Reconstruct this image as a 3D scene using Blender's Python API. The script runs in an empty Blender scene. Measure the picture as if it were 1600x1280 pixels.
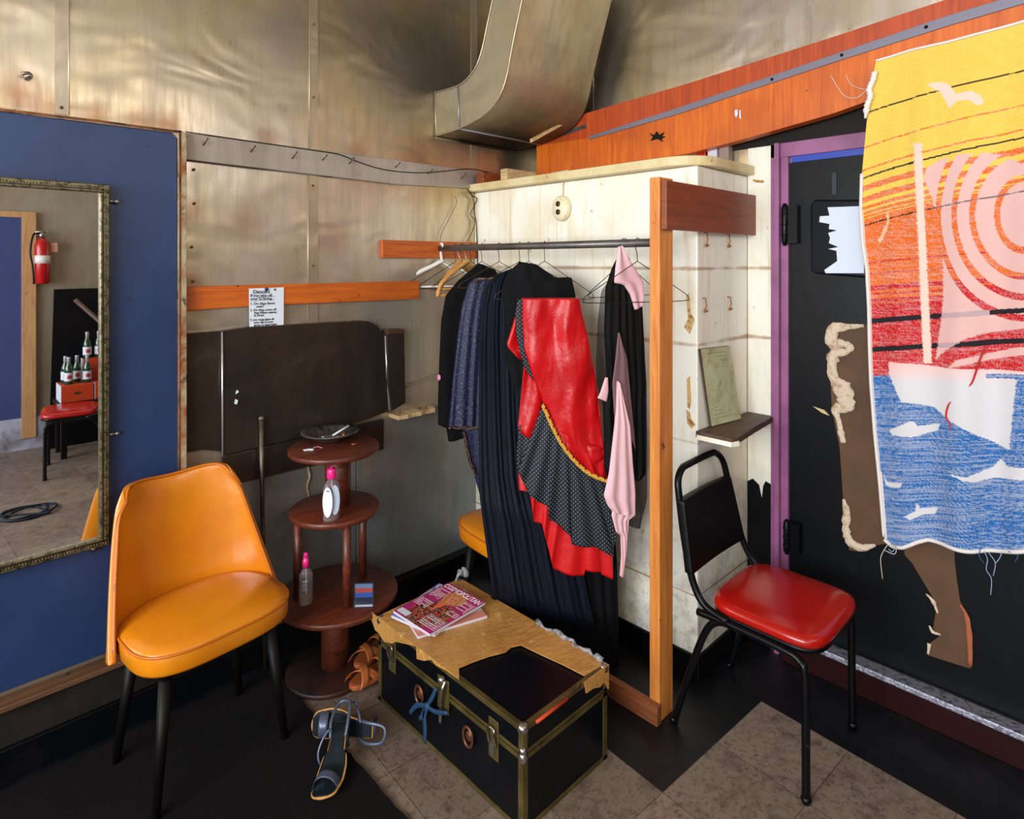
import bpy, bmesh, math, random
from mathutils import Vector, Matrix, noise
random.seed(7)
PI = math.pi
C = bpy.context.scene.collection
# ------------------------------------------------------------------ camera model
F, H, HY, CX = 957.0, 1.64, 410.0, 800.0
ANG = math.radians(45.8)
CA, SA = math.cos(ANG), math.sin(ANG)
CAM = Vector((0, 0, H))

def ray(px, py):
    t = (px - CX) / F
    return Vector((CA + SA * t, SA - CA * t, (HY - py) / F))
def onX(px, py, x):
    r = ray(px, py); return CAM + r * (x / r.x)
def onY(px, py, y):
    r = ray(px, py); return CAM + r * (y / r.y)
def onZ(px, py, z):
    r = ray(px, py); return CAM + r * ((z - H) / r.z)
def on_plane(p0, n, px, py):
    r = ray(px, py); return CAM + r * ((p0 - CAM).dot(n) / r.dot(n))

YL = 2.546      # left wall
XR = 2.63       # right wall
XA, YB = 2.19, 1.212   # white boxed-in corner
YREAR, XWIN = -1.9, -2.5
ZC = 3.25

# ------------------------------------------------------------------ materials
MATS = {}
class NT:
    def __init__(s, name):
        s.m = bpy.data.materials.new(name); s.m.use_nodes = True
        s.t = s.m.node_tree; s.b = s.t.nodes['Principled BSDF']
    def n(s, typ, **kw):
        x = s.t.nodes.new(typ)
        for k, v in kw.items():
            if k in x.inputs: x.inputs[k].default_value = v
            else: setattr(x, k, v)
        return x
    def l(s, a, b): s.t.links.new(a, b)
    def coord(s, kind='Object', scale=(1, 1, 1)):
        tc = s.n('ShaderNodeTexCoord'); mp = s.n('ShaderNodeMapping')
        s.l(tc.outputs[kind], mp.inputs[0]); mp.inputs['Scale'].default_value = scale
        return mp.outputs[0]
    def noise(s, vec, scale, detail=5, rough=.6, dist=0):
        x = s.n('ShaderNodeTexNoise'); x.inputs['Scale'].default_value = scale
        x.inputs['Detail'].default_value = detail; x.inputs['Roughness'].default_value = rough
        x.inputs['Distortion'].default_value = dist
        s.l(vec, x.inputs['Vector']); return x.outputs['Fac']
    def ramp(s, fac, lo, hi, a=0.0, b=1.0):
        x = s.n('ShaderNodeMapRange'); x.clamp = True
        x.inputs['From Min'].default_value = lo; x.inputs['From Max'].default_value = hi
        x.inputs['To Min'].default_value = a; x.inputs['To Max'].default_value = b
        s.l(fac, x.inputs['Value']); return x.outputs['Result']
    def math(s, op, a, b=None):
        x = s.n('ShaderNodeMath', operation=op)
        for i, v in enumerate((a, b)):
            if v is None: continue
            if isinstance(v, (int, float)): x.inputs[i].default_value = v
            else: s.l(v, x.inputs[i])
        return x.outputs[0]
    def mix(s, fac, a, b):
        x = s.n('ShaderNodeMix', data_type='RGBA')
        for k, v in ((0, fac), (6, a), (7, b)):
            if isinstance(v, (int, float)): x.inputs[k].default_value = v
            elif isinstance(v, (tuple, list)): x.inputs[k].default_value = (*v[:3], 1)
            else: s.l(v, x.inputs[k])
        return x.outputs[2]
    def bump(s, h, strength=.3, dist=.01):
        x = s.n('ShaderNodeBump'); x.inputs['Strength'].default_value = strength
        x.inputs['Distance'].default_value = dist
        s.l(h, x.inputs['Height']); s.l(x.outputs[0], s.b.inputs['Normal'])

def srgb(r, g, b):
    f = lambda c: (c / 255 / 12.92) if c / 255 <= .04045 else ((c / 255 + .055) / 1.055) ** 2.4
    return (f(r), f(g), f(b))

def mat(name, col, rough=.6, metal=0, var=(), bump=None, alpha=None, trans=None, sheen=0, coat=0, kind='Object', stretch=(1, 1, 1), rvar=None, ior=None, spec=None):
    """var: list of (colour, scale, lo, hi, stretch)"""
    if name in MATS: return MATS[name]
    k = NT(name); b = k.b
    b.inputs['Roughness'].default_value = rough; b.inputs['Metallic'].default_value = metal
    if spec is None and not metal and not trans and max(col) < .03: spec = .22
    c = col
    for i, v in enumerate(var):
        colr, sc, lo, hi = v[:4]; st = v[4] if len(v) > 4 else stretch
        f = k.noise(k.coord(kind, st), sc, 6, .62, .3)
        c = k.mix(k.ramp(f, lo, hi), c, colr)
    if isinstance(c, tuple): b.inputs['Base Color'].default_value = (*c, 1)
    else: k.l(c, b.inputs['Base Color'])
    if bump: k.bump(k.noise(k.coord(kind, bump[3] if len(bump) > 3 else (1, 1, 1)), bump[0], 4), bump[1], bump[2] if len(bump) > 2 else .01)
    if rvar: k.l(k.ramp(k.noise(k.coord(kind), rvar[0], 4), .3, .7, rvar[1], rvar[2]), b.inputs['Roughness'])
    if alpha is not None: b.inputs['Alpha'].default_value = alpha
    if trans: b.inputs['Transmission Weight'].default_value = trans
    if sheen: b.inputs['Sheen Weight'].default_value = sheen
    if coat: b.inputs['Coat Weight'].default_value = coat; b.inputs['Coat Roughness'].default_value = .15
    if ior: b.inputs['IOR'].default_value = ior
    if spec is not None: b.inputs['Specular IOR Level'].default_value = spec
    MATS[name] = k.m
    return k.m

def metal_sheet(name, base, dark, yellow, rough, soot=None, metal=.75, spots=.67):
    k = NT(name); b = k.b
    big = k.noise(k.coord('Object', (1, 1, .55)), 1.6, 5, .6, .4)
    st = k.noise(k.coord('Object', (5, 5, .6)), 3.0, 6, .7, .2)
    fine = k.noise(k.coord('Object', (40, 40, 1.2)), 3, 3, .6)
    c = k.mix(k.ramp(big, .38, .66), base, yellow)
    c = k.mix(k.math('MULTIPLY', k.ramp(st, .45, .8), .4), c, dark)
    c = k.mix(k.math('MULTIPLY', k.ramp(fine, .45, .8), .12), c, dark)
    sp = k.noise(k.coord('Object'), 12, 6, .7)
    c = k.mix(k.math('MULTIPLY', k.ramp(sp, spots, spots + .08), .6), c, srgb(120, 82, 46))
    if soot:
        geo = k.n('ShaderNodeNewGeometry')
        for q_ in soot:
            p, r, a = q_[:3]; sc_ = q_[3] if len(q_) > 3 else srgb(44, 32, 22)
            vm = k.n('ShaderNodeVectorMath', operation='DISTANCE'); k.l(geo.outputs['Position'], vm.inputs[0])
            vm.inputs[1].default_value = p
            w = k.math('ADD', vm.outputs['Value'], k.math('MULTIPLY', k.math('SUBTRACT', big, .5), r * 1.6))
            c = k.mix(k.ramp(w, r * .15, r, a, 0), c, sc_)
    k.l(c, b.inputs['Base Color'])
    b.inputs['Metallic'].default_value = metal
    k.l(k.ramp(st, .3, .75, rough - .08, rough + .14), b.inputs['Roughness'])
    dent = k.noise(k.coord('Object', (1, 1, 1.6)), 2.2, 2, .5, .6)
    h = k.math('ADD', k.math('MULTIPLY', dent, 1.0), k.math('MULTIPLY', fine, .004))
    k.bump(h, .5, .035)
    MATS[name] = k.m
    return k.m

M_WALL = metal_sheet('stained_sheet_metal', srgb(214, 202, 190), srgb(126, 106, 92), srgb(200, 180, 132), .31, metal=.78,
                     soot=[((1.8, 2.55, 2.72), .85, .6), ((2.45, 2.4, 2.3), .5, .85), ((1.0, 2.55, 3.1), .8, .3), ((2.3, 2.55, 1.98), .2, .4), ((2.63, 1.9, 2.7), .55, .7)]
   + [((*onY(x, y, YL)[:2], onY(x, y, YL).z), r_, a_, srgb(150, 92, 44)) for x, y, r_, a_ in ((30, 150, .10, .6), (90, 172, .08, .6), (150, 180, .07, .6), (215, 190, .08, .6), (262, 198, .08, .7), (295, 330, .06, .5), (296, 440, .07, .6), (420, 215, .05, .4), (560, 235, .06, .4), (757, 70, .22, .55), (650, 250, .14, .35), (520, 370, .10, .3), (380, 350, .10, .3))])
M_STRIP = metal_sheet('sheet_metal_strip', srgb(196, 184, 170), srgb(130, 112, 92), srgb(180, 160, 124), .34)
M_BAND = metal_sheet('hook_band_metal', srgb(186, 180, 174), srgb(120, 108, 96), srgb(150, 138, 122), .45, metal=.5)
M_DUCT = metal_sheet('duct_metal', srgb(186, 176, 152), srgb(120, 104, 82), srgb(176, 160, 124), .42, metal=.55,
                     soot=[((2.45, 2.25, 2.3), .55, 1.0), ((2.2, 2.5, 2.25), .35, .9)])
M_DARKSHEET = metal_sheet('dark_sheet_metal', srgb(70, 64, 60), srgb(26, 23, 21), srgb(104, 84, 68), .24, metal=.7, spots=.68)
M_LOWSHEET = metal_sheet('lower_sheet_metal', srgb(140, 146, 150), srgb(70, 78, 86), srgb(150, 142, 124), .30, metal=.5, spots=.72)
M_REAR = metal_sheet('rear_wall_metal', srgb(170, 160, 142), srgb(120, 106, 90), srgb(150, 136, 108), .4, metal=.4)

def white_paint():
    k = NT('aged_white_paint'); b = k.b
    n1 = k.noise(k.coord('Object', (1, 1, .6)), 3.0, 6, .65, .5)
    c = k.mix(k.ramp(n1, .46, .78), srgb(244, 242, 230), srgb(226, 210, 168))
    n3 = k.noise(k.coord('Object', (14, 14, .9)), 2.2, 5, .7)
    c = k.mix(k.math('MULTIPLY', k.ramp(n3, .52, .72), .45), c, srgb(196, 160, 100))
    # horizontal seams where old shelves were, with brown staining
    geo = k.n('ShaderNodeNewGeometry'); sep = k.n('ShaderNodeSeparateXYZ'); k.l(geo.outputs['Position'], sep.inputs[0])
    wob = k.noise(k.coord('Object'), 7, 5, .7)
    for z, w, a in ((1.615, .010, .7), (1.315, .011, .75), (.93, .006, .3), (.33, .005, .9)):
        dz = k.math('ABSOLUTE', k.math('SUBTRACT', sep.outputs['Z'], z))
        dz = k.math('ADD', dz, k.math('MULTIPLY', k.math('SUBTRACT', wob, .5), w * 2.2))
        c = k.mix(k.math('MULTIPLY', k.ramp(dz, w * .3, w, a, 0), k.ramp(k.noise(k.coord('Object'), 3.1 + z, 3, .6), .34, .52, .15, 1)), c, srgb(160, 112, 56))
    sp = k.noise(k.coord('Object', (1, 1, .8)), 13, 5, .75)
    c = k.mix(k.math('MULTIPLY', k.ramp(sp, .66, .71), .8), c, srgb(120, 72, 30))
    # grime low down
    lo = k.noise(k.coord('Object'), 18, 5, .7)
    g = k.math('MULTIPLY', k.ramp(lo, .45, .7), k.ramp(sep.outputs['Z'], .2, .9, .55, 0))
    c = k.mix(g, c, srgb(110, 92, 74))
    k.l(c, b.inputs['Base Color']); b.inputs['Roughness'].default_value = .38
    k.bump(k.noise(k.coord('Object'), 6, 4), .12, .02)
    MATS['wp'] = k.m; return k.m
M_WHITE = white_paint()

def wood(name, a, bcol, rough=.45, axis='X', scale=1.0, dark=None, coat=.1):
    k = NT(name); b = k.b
    st = {'X': (.6, 9, 9), 'Y': (9, .6, 9), 'Z': (9, 9, .6)}[axis]
    g = k.noise(k.coord('Object', st), 4 * scale, 6, .65, 1.2)
    c = k.mix(k.ramp(g, .35, .68), a, bcol)
    big = k.noise(k.coord('Object'), 2.2, 3)
    if dark: c = k.mix(k.math('MULTIPLY', k.ramp(big, .45, .7), .6), c, dark)
    kn = k.noise(k.coord('Object'), 16, 3, .6)
    c = k.mix(k.ramp(kn, .70, .74), c, tuple(x * .25 for x in bcol))
    k.l(c, b.inputs['Base Color']); b.inputs['Roughness'].default_value = rough
    b.inputs['Coat Weight'].default_value = coat; b.inputs['Coat Roughness'].default_value = .25
    k.bump(g, .12, .01)
    MATS[name] = k.m; return k.m
W_BEAM = wood('varnished_orange_plywood', srgb(226, 116, 26), srgb(190, 82, 18), .42, 'Z', 1, srgb(158, 62, 18), .1)
W_BEAM2 = wood('varnished_red_plywood', srgb(192, 78, 26), srgb(156, 56, 22), .42, 'Z', 1, None, .1)
W_RAIL = wood('orange_pine', srgb(214, 108, 24), srgb(170, 72, 14), .5, 'X', 1.2, srgb(150, 66, 18))
W_POST = wood('pine_lumber', srgb(226, 148, 70), srgb(188, 104, 40), .5, 'Z', 1.1)
W_HEAD = wood('red_brown_board', srgb(142, 66, 28), srgb(112, 48, 20), .45, 'X', 1.0)
W_SPOOL = wood('spool_red_brown_wood', srgb(112, 48, 26), srgb(66, 26, 15), .45, 'X', 1.3, srgb(30, 16, 13), .15)
W_SCRAP = wood('pale_scrap_wood', srgb(214, 190, 144), srgb(170, 130, 84), .6, 'Y')
W_DARK = wood('weathered_brown_wood', srgb(98, 70, 50), srgb(52, 36, 28), .6, 'X')
W_HANGER = wood('hanger_wood', srgb(214, 160, 92), srgb(190, 130, 66), .4, 'X')
M_BLUE = mat('blue_door_paint', srgb(36, 58, 100), .42, var=[(srgb(26, 42, 78), 2.2, .4, .75), (srgb(20, 26, 44), 15, .70, .76)], bump=(30, .05))
M_NAVYBLACK = mat('black_door_paint', srgb(4, 6, 11), .42, var=[(srgb(14, 18, 26), 9, .60, .8), (srgb(50, 52, 60), 60, .76, .79)], bump=(18, .1))
M_BLACKBASE = mat('black_vinyl_base', srgb(6, 7, 10), .4, var=[(srgb(24, 23, 24), 8, .55, .8)])
M_PURPLE = mat('purple_trim_paint', srgb(150, 90, 134), .4, var=[(srgb(118, 66, 104), 5, .45, .75)])
M_RUST = mat('rusty_cream_trim', srgb(176, 160, 128), .6, var=[(srgb(134, 74, 34), 9, .42, .62), (srgb(60, 40, 28), 24, .58, .68)], bump=(40, .4))
M_RUSTD = mat('dark_rust_trim', srgb(140, 84, 44), .6, var=[(srgb(70, 42, 26), 12, .4, .62)], bump=(40, .4))
M_GRIME = mat('grimy_ledge_board', srgb(40, 34, 30), .6, var=[(srgb(18, 17, 18), 6, .4, .7)], bump=(12, .3))
M_YELLOW = mat('yellow_vinyl', srgb(218, 132, 18), .27, var=[(srgb(206, 112, 14), 5, .45, .8), (srgb(120, 58, 16), 26, .72, .77)], bump=(34, .25, .004), spec=.6, coat=.35)
M_YPIPE = mat('yellow_piping', srgb(196, 106, 16), .35, var=[(srgb(90, 44, 14), 20, .6, .7)])
M_REDV = mat('red_vinyl', srgb(186, 24, 14), .22, var=[(srgb(160, 16, 10), 4, .4, .7)], bump=(40, .06, .004), spec=.6)
M_BLKTUBE = mat('black_enamel_tube', srgb(6, 7, 10), .32, var=[(srgb(40, 40, 44), 30, .66, .75)])
M_BLKLEG = mat('dark_wood_leg', srgb(9, 7, 7), .5)
M_BLKVINYL = mat('black_vinyl_pad', srgb(5, 6, 9), .4, bump=(30, .15))
M_TRUNK = mat('black_trunk_fibre', srgb(4, 7, 13), .38, var=[(srgb(12, 18, 26), 7, .56, .8), (srgb(60, 60, 60), 70, .77, .8)], bump=(40, .15))
M_BRASS = mat('tarnished_brass_edging', srgb(114, 100, 56), .42, .55, var=[(srgb(84, 72, 38), 14, .4, .65), (srgb(36, 32, 22), 30, .62, .7)])
M_NICKEL = mat('worn_nickel', srgb(170, 165, 158), .25, .9, var=[(srgb(90, 70, 50), 20, .5, .7)])
M_TAPE = mat('tan_packing_tape', srgb(198, 146, 78), .36, var=[(srgb(170, 116, 54), 6, .4, .7), (srgb(226, 184, 116), 12, .6, .72), (srgb(118, 84, 44), 16, .68, .78)], bump=(26, .6, .01, (1, 2.5, 1)))
M_CLEAR = mat('clear_film_tape', srgb(200, 200, 206), .2, var=[(srgb(120, 124, 134), 30, .45, .6)], alpha=.55, bump=(60, .6))
M_ROD = mat('galvanised_pipe', srgb(112, 108, 106), .4, .6, var=[(srgb(80, 74, 70), 12, .45, .7)])
M_WIRE = mat('brown_wire', srgb(84, 64, 44), .35, .6)
M_DWIRE = mat('dark_wire', srgb(40, 32, 28), .4, .5)
M_PLASTIC = mat('white_plastic', srgb(232, 230, 222), .3)
M_PORC = mat('yellowed_porcelain', srgb(236, 226, 190), .25, var=[(srgb(190, 160, 100), 30, .55, .7)])
M_DARK = mat('dark_void', srgb(14, 10, 8), .6)
M_PAPER = mat('white_paper', srgb(226, 232, 244), .7)
M_PAPER2 = mat('aged_list_paper', srgb(190, 190, 150), .55, var=[(srgb(150, 140, 92), 14, .5, .7), (srgb(120, 92, 50), 40, .66, .72)])
M_INK = mat('black_ink', srgb(22, 20, 34), .6)
M_NAIL = mat('rusty_nail', srgb(92, 74, 62), .4, .7)
M_BROWNCARD = mat('brown_fibreboard', srgb(96, 66, 42), .7, var=[(srgb(74, 48, 30), 4, .4, .7), (srgb(140, 110, 80), 26, .70, .75)])
M_FLUFF = mat('torn_wadding', srgb(224, 204, 180), .9, var=[(srgb(180, 140, 104), 30, .5, .7)], bump=(80, .9, .01))
M_CHROME = mat('aluminium_strip', srgb(182, 182, 200), .35, .6, var=[(srgb(110, 108, 120), 60, .5, .62)], bump=(90, .5))
M_DARKRED = mat('dark_red_paint', srgb(40, 8, 10), .4, var=[(srgb(34, 8, 10), 6, .4, .7)])
M_PINKPL = mat('hot_pink_plastic', srgb(232, 40, 130), .3)
M_GLASSPL = mat('clear_plastic_bottle', srgb(225, 215, 225), .12, trans=.85, ior=1.3)
M_LIQUID = mat('amber_liquid', srgb(206, 166, 130), .1, trans=.6, ior=1.33)
M_LABEL = mat('white_oval_label', srgb(226, 234, 248), .4)
M_LABEL2 = mat('grey_back_label', srgb(168, 178, 196), .4)
M_PEWTER = mat('dull_pewter', srgb(128, 122, 116), .32, .75, var=[(srgb(60, 54, 50), 18, .5, .68)])
M_ASH = mat('ash', srgb(120, 112, 104), .9, var=[(srgb(60, 52, 46), 60, .45, .6)])
M_TANLEATH = mat('tan_leather', srgb(192, 108, 56), .4, var=[(srgb(168, 84, 38), 10, .4, .7)])
M_SILVLEATH = mat('silver_leather', srgb(92, 100, 122), .3, .35, var=[(srgb(80, 84, 100), 14, .4, .7)])
M_INSOLE = mat('worn_black_insole', srgb(20, 28, 34), .45, var=[(srgb(60, 72, 74), 12, .55, .75)])
M_SOLE = mat('tan_sole', srgb(196, 142, 76), .5)
M_GOLDF = mat('gilt_frame', srgb(122, 112, 84), .35, .6, var=[(srgb(70, 62, 40), 60, .45, .6)])
M_GOLDD = mat('gilt_frame_shadow_band', srgb(44, 38, 24), .4, .4)
M_RUG = mat('dark_brown_carpet', srgb(14, 9, 11), .95, var=[(srgb(6, 5, 8), 5, .4, .7), (srgb(30, 20, 20), 160, .6, .75)], bump=(220, .6, .01))
M_REDEXT = mat('extinguisher_red', srgb(180, 20, 22), .25)
M_GREENGL = mat('green_bottle_glass', srgb(14, 60, 34), .12, coat=.5)
M_FOIL = mat('silver_foil', srgb(200, 204, 214), .3, .5)
M_CARTON = mat('red_carton', srgb(196, 62, 22), .55)
M_CARTONW = mat('white_carton', srgb(214, 214, 226), .55)
M_BLUERIB = mat('blue_ribbon', srgb(26, 62, 96), .6)
M_BLUEP = mat('bright_blue_edge', srgb(24, 60, 170), .4)
M_JKT = mat('black_knit', srgb(3, 3, 6), .85, bump=(120, .3))
M_BLKVEL = mat('black_fabric', srgb(2, 3, 6), .8, bump=(60, .2))
M_GOWN = mat('navy_chiffon', srgb(4, 9, 24), .7, var=[(srgb(12, 20, 38), 14, .45, .7, (6, 6, .3))])
M_SATIN = mat('red_satin', srgb(192, 8, 16), .36, var=[(srgb(172, 8, 16), 5, .4, .7)], bump=(9, .4, .02, (1.3, 1.3, .8)), spec=.4)
M_SATIN2 = mat('red_satin_lining', srgb(196, 14, 20), .4, bump=(20, .3, .01))
M_GOLDTRIM = mat('gold_braid', srgb(214, 160, 58), .4, .3, bump=(140, .6))
M_SEQ = mat('bronze_sequins', srgb(186, 150, 130), .2, .8, var=[(srgb(60, 40, 34), 160, .45, .55)], bump=(300, 1))
M_PINKCH = mat('pink_chiffon', srgb(238, 192, 200), .6, alpha=.93, sheen=.3)
M_SHEER = mat('sheer_black_chiffon', srgb(6, 4, 5), .7, alpha=.45)
M_SHEERD = mat('dense_black_chiffon', srgb(3, 3, 5), .75)

def dots():
    k = NT('polka_dot_fabric'); uv = k.coord('UV', (64, 64, 1))
    sep = k.n('ShaderNodeSeparateXYZ'); k.l(uv, sep.inputs[0])
    def cell(o, ph):
        return k.math('ABSOLUTE', k.math('SUBTRACT', k.math('FRACT', k.math('ADD', o, ph)), .5))
    def d(ph):
        a = cell(sep.outputs['X'], ph); b = cell(sep.outputs['Y'], ph)
        return k.math('SQRT', k.math('ADD', k.math('MULTIPLY', a, a), k.math('MULTIPLY', b, b)))
    dd = k.math('MINIMUM', d(0), d(.5))
    c = k.mix(k.ramp(dd, .10, .15, 1, 0), srgb(4, 5, 9), srgb(112, 134, 158))
    k.l(c, k.b.inputs['Base Color']); k.b.inputs['Roughness'].default_value = .7
    return k.m
M_DOTS = dots()
def paisley():
    k = NT('navy_paisley'); uv = k.coord('UV', (30, 30, 1))
    v = k.n('ShaderNodeTexVoronoi'); v.feature = 'F1'; v.inputs['Scale'].default_value = 1; v.inputs['Randomness'].default_value = .7
    nz = k.n('ShaderNodeTexNoise'); nz.inputs['Scale'].default_value = 1.4; k.l(uv, nz.inputs['Vector'])
    ad = k.n('ShaderNodeMix', data_type='VECTOR'); ad.inputs[0].default_value = .35; k.l(uv, ad.inputs[4]); k.l(nz.outputs['Color'], ad.inputs[5])
    k.l(ad.outputs[1], v.inputs['Vector'])
    rings = k.math('ABSOLUTE', k.math('SUBTRACT', k.math('FRACT', k.math('MULTIPLY', v.outputs['Distance'], 4.2)), .5))
    f = k.math('MULTIPLY', k.ramp(rings, .06, .16, 1, 0), k.ramp(k.noise(uv, 5, 3), .44, .54))
    c = k.mix(k.math('MULTIPLY', f, .38), srgb(12, 22, 62), srgb(124, 122, 124))
    k.l(c, k.b.inputs['Base Color']); k.b.inputs['Roughness'].default_value = .6
    return k.m
M_PAIS = paisley()
def vcol(name, rough=.8, bump=True, spec=.3):
    k = NT(name); a = k.n('ShaderNodeVertexColor'); a.layer_name = 'Col'
    k.l(a.outputs['Color'], k.b.inputs['Base Color']); k.b.inputs['Roughness'].default_value = rough
    k.b.inputs['Specular IOR Level'].default_value = spec
    if bump: k.bump(k.noise(k.coord('Object', (1, 1, 4)), 120, 2), .35, .004)
    return k.m
M_TOWEL = vcol('woven_beach_towel')
M_COVER = vcol('printed_cover', .3, False, .5)

def floor_mat():
    k = NT('vinyl_floor_tiles')
    geo = k.n('ShaderNodeNewGeometry'); mp = k.n('ShaderNodeMapping'); mp.vector_type = 'POINT'
    mp.inputs['Location'].default_value = (-2.263, -.991, 0); k.l(geo.outputs['Position'], mp.inputs[0])
    rot = k.n('ShaderNodeMapping'); rot.inputs['Rotation'].default_value = (0, 0, math.radians(4)); k.l(mp.outputs[0], rot.inputs[0])
    sep = k.n('ShaderNodeSeparateXYZ'); k.l(rot.outputs[0], sep.inputs[0])
    T = .3048
    u = k.math('DIVIDE', sep.outputs['X'], T); v = k.math('DIVIDE', sep.outputs['Y'], T)
    lt = lambda a, b: k.math('LESS_THAN', a, b)
    tan_ = k.math('MAXIMUM', lt(u, -2), k.math('MULTIPLY', lt(u, 0), lt(v, 0)))
    tan_ = k.math('MULTIPLY', tan_, lt(v, 3.9))
    fu = k.math('FRACT', u); fv = k.math('FRACT', v)
    def edge(f): return k.math('MINIMUM', f, k.math('SUBTRACT', 1, f))
    e = k.math('MINIMUM', edge(fu), edge(fv))
    cell = k.n('ShaderNodeCombineXYZ'); k.l(k.math('FLOOR', u), cell.inputs[0]); k.l(k.math('FLOOR', v), cell.inputs[1])
    wn = k.n('ShaderNodeTexWhiteNoise'); k.l(cell.outputs[0], wn.inputs['Vector'])
    c = k.mix(wn.outputs['Value'], srgb(142, 124, 110), srgb(118, 102, 90))
    n = k.noise(k.coord('Object'), 14, 6, .75, .5)
    c = k.mix(k.math('MULTIPLY', k.ramp(n, .48, .72), .75), c, srgb(62, 50, 42))
    n2 = k.noise(k.coord('Object'), 70, 4, .7)
    c = k.mix(k.math('MULTIPLY', k.ramp(n2, .5, .66), .6), c, srgb(60, 48, 42))
    blk = k.mix(k.ramp(k.noise(k.coord('Object'), 5, 5, .7), .5, .78), srgb(5, 8, 13), srgb(28, 28, 32))
    c = k.mix(tan_, blk, c)
    c = k.mix(k.ramp(e, .003, .007, .6, 0), c, srgb(30, 26, 26))
    k.l(c, k.b.inputs['Base Color']); k.b.inputs['Roughness'].default_value = .42
    k.l(k.ramp(n, .3, .7, .36, .55), k.b.inputs['Roughness'])
    return k.m
M_FLOOR = floor_mat()

# ------------------------------------------------------------------ mesh helpers
class MB:
    def __init__(s): s.v = []; s.f = []; s.uv = {}; s.mi = []; s.cur = 0; s.smooth = []; s.sm = False
    def add(s, vs, fs, uvs=None, smooth=None):
        o = len(s.v); s.v += [Vector(v) for v in vs]
        for i, f in enumerate(fs):
            s.f.append(tuple(o + j for j in f)); s.mi.append(s.cur); s.smooth.append(s.sm if smooth is None else smooth)
        if uvs:
            for i, u in enumerate(uvs): s.uv[o + i] = u
        return s
    def box(s, lo, hi):
        x0, y0, z0 = lo; x1, y1, z1 = hi
        return s.add([(x0, y0, z0), (x1, y0, z0), (x1, y1, z0), (x0, y1, z0), (x0, y0, z1), (x1, y0, z1), (x1, y1, z1), (x0, y1, z1)],
                     [(0, 3, 2, 1), (4, 5, 6, 7), (0, 1, 5, 4), (1, 2, 6, 5), (2, 3, 7, 6), (3, 0, 4, 7)])
    def hexa(s, p):   # p: 8 points, bottom 4 then top 4
        return s.add(p, [(0, 3, 2, 1), (4, 5, 6, 7), (0, 1, 5, 4), (1, 2, 6, 5), (2, 3, 7, 6), (3, 0, 4, 7)])
    def prism(s, pts, off):
        n = len(pts); off = Vector(off); a = [Vector(p) for p in pts]
        b = [p + off for p in a]
        return s.add(a + b, [tuple(range(n)), tuple(range(2 * n - 1, n - 1, -1))] + [(i, i + n, (i + 1) % n + n, (i + 1) % n) for i in range(n)], smooth=False)
    def tube(s, pts, r, seg=10, closed=False, caps=True):
        pts = [Vector(p) for p in pts]; n = len(pts)
        rr = r if isinstance(r, (list, tuple)) else [r] * n
        vs = []; up = None
        for i in range(n):
            if closed: t = (pts[(i + 1) % n] - pts[i - 1])
            else: t = pts[min(i + 1, n - 1)] - pts[max(i - 1, 0)]
            t = t.normalized() if t.length > 1e-9 else Vector((0, 0, 1))
            if up is None:
                up = Vector((0, 0, 1)) if abs(t.z) < .9 else Vector((1, 0, 0))
            up = (up - t * up.dot(t))
            up = up.normalized() if up.length > 1e-6 else t.orthogonal().normalized()
            sd = t.cross(up)
            for j in range(seg):
                a = 2 * PI * j / seg
                vs.append(pts[i] + (up * math.cos(a) + sd * math.sin(a)) * rr[i])
        fs = []
        for i in range(n if closed else n - 1):
            k = (i + 1) % n
            for j in range(seg): fs.append((i * seg + j, i * seg + (j + 1) % seg, k * seg + (j + 1) % seg, k * seg + j))
        if not closed and caps:
            fs.append(tuple(range(seg - 1, -1, -1))); fs.append(tuple(range((n - 1) * seg, n * seg)))
        return s.add(vs, fs, smooth=True)
    def lathe(s, prof, c, seg=32, sx=1, sy=1):
        vs = []
        for r, z in prof:
            for j in range(seg):
                a = 2 * PI * j / seg; vs.append((c[0] + r * sx * math.cos(a), c[1] + r * sy * math.sin(a), c[2] + z))
        n = len(prof)
        fs = [(i * seg + j, i * seg + (j + 1) % seg, (i + 1) * seg + (j + 1) % seg, (i + 1) * seg + j) for i in range(n - 1) for j in range(seg)]
        if prof[0][0] > 1e-6: fs.append(tuple(range(seg - 1, -1, -1)))
        if prof[-1][0] > 1e-6: fs.append(tuple(range((n - 1) * seg, n * seg)))
        return s.add(vs, fs, smooth=True)
    def grid(s, fn, nu, nv, th=None, closed_back=True):
        """fn(u,v)->(point,(uvx,uvy)); th: vector or fn(u,v)->vector from front to back"""
        a = []; uvs = []
        for j in range(nv + 1):
            for i in range(nu + 1):
                p, q = fn(i / nu, j / nv); a.append(Vector(p)); uvs.append(q)
        W = nu + 1
        fs = [(j * W + i, j * W + i + 1, (j + 1) * W + i + 1, (j + 1) * W + i) for j in range(nv) for i in range(nu)]
        if th is None: return s.add(a, fs, uvs, smooth=True)
        N = len(a); b = []
        for j in range(nv + 1):
            for i in range(nu + 1):
                t = th(i / nu, j / nv) if callable(th) else Vector(th)
                b.append(a[j * W + i] + t)
        fs2 = [tuple(N + k for k in reversed(f)) for f in fs]
        rim = [j * W for j in range(nv + 1)][::-1]
        loop = list(range(W)) + [j * W + nu for j in range(1, nv + 1)] + [nv * W + i for i in range(nu - 1, -1, -1)] + [j * W for j in range(nv - 1, 0, -1)]
        side = [(loop[k], loop[k] + N, loop[(k + 1) % len(loop)] + N, loop[(k + 1) % len(loop)]) for k in range(len(loop))]
        return s.add(a + b, fs + fs2 + side, uvs + uvs, smooth=True)
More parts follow.
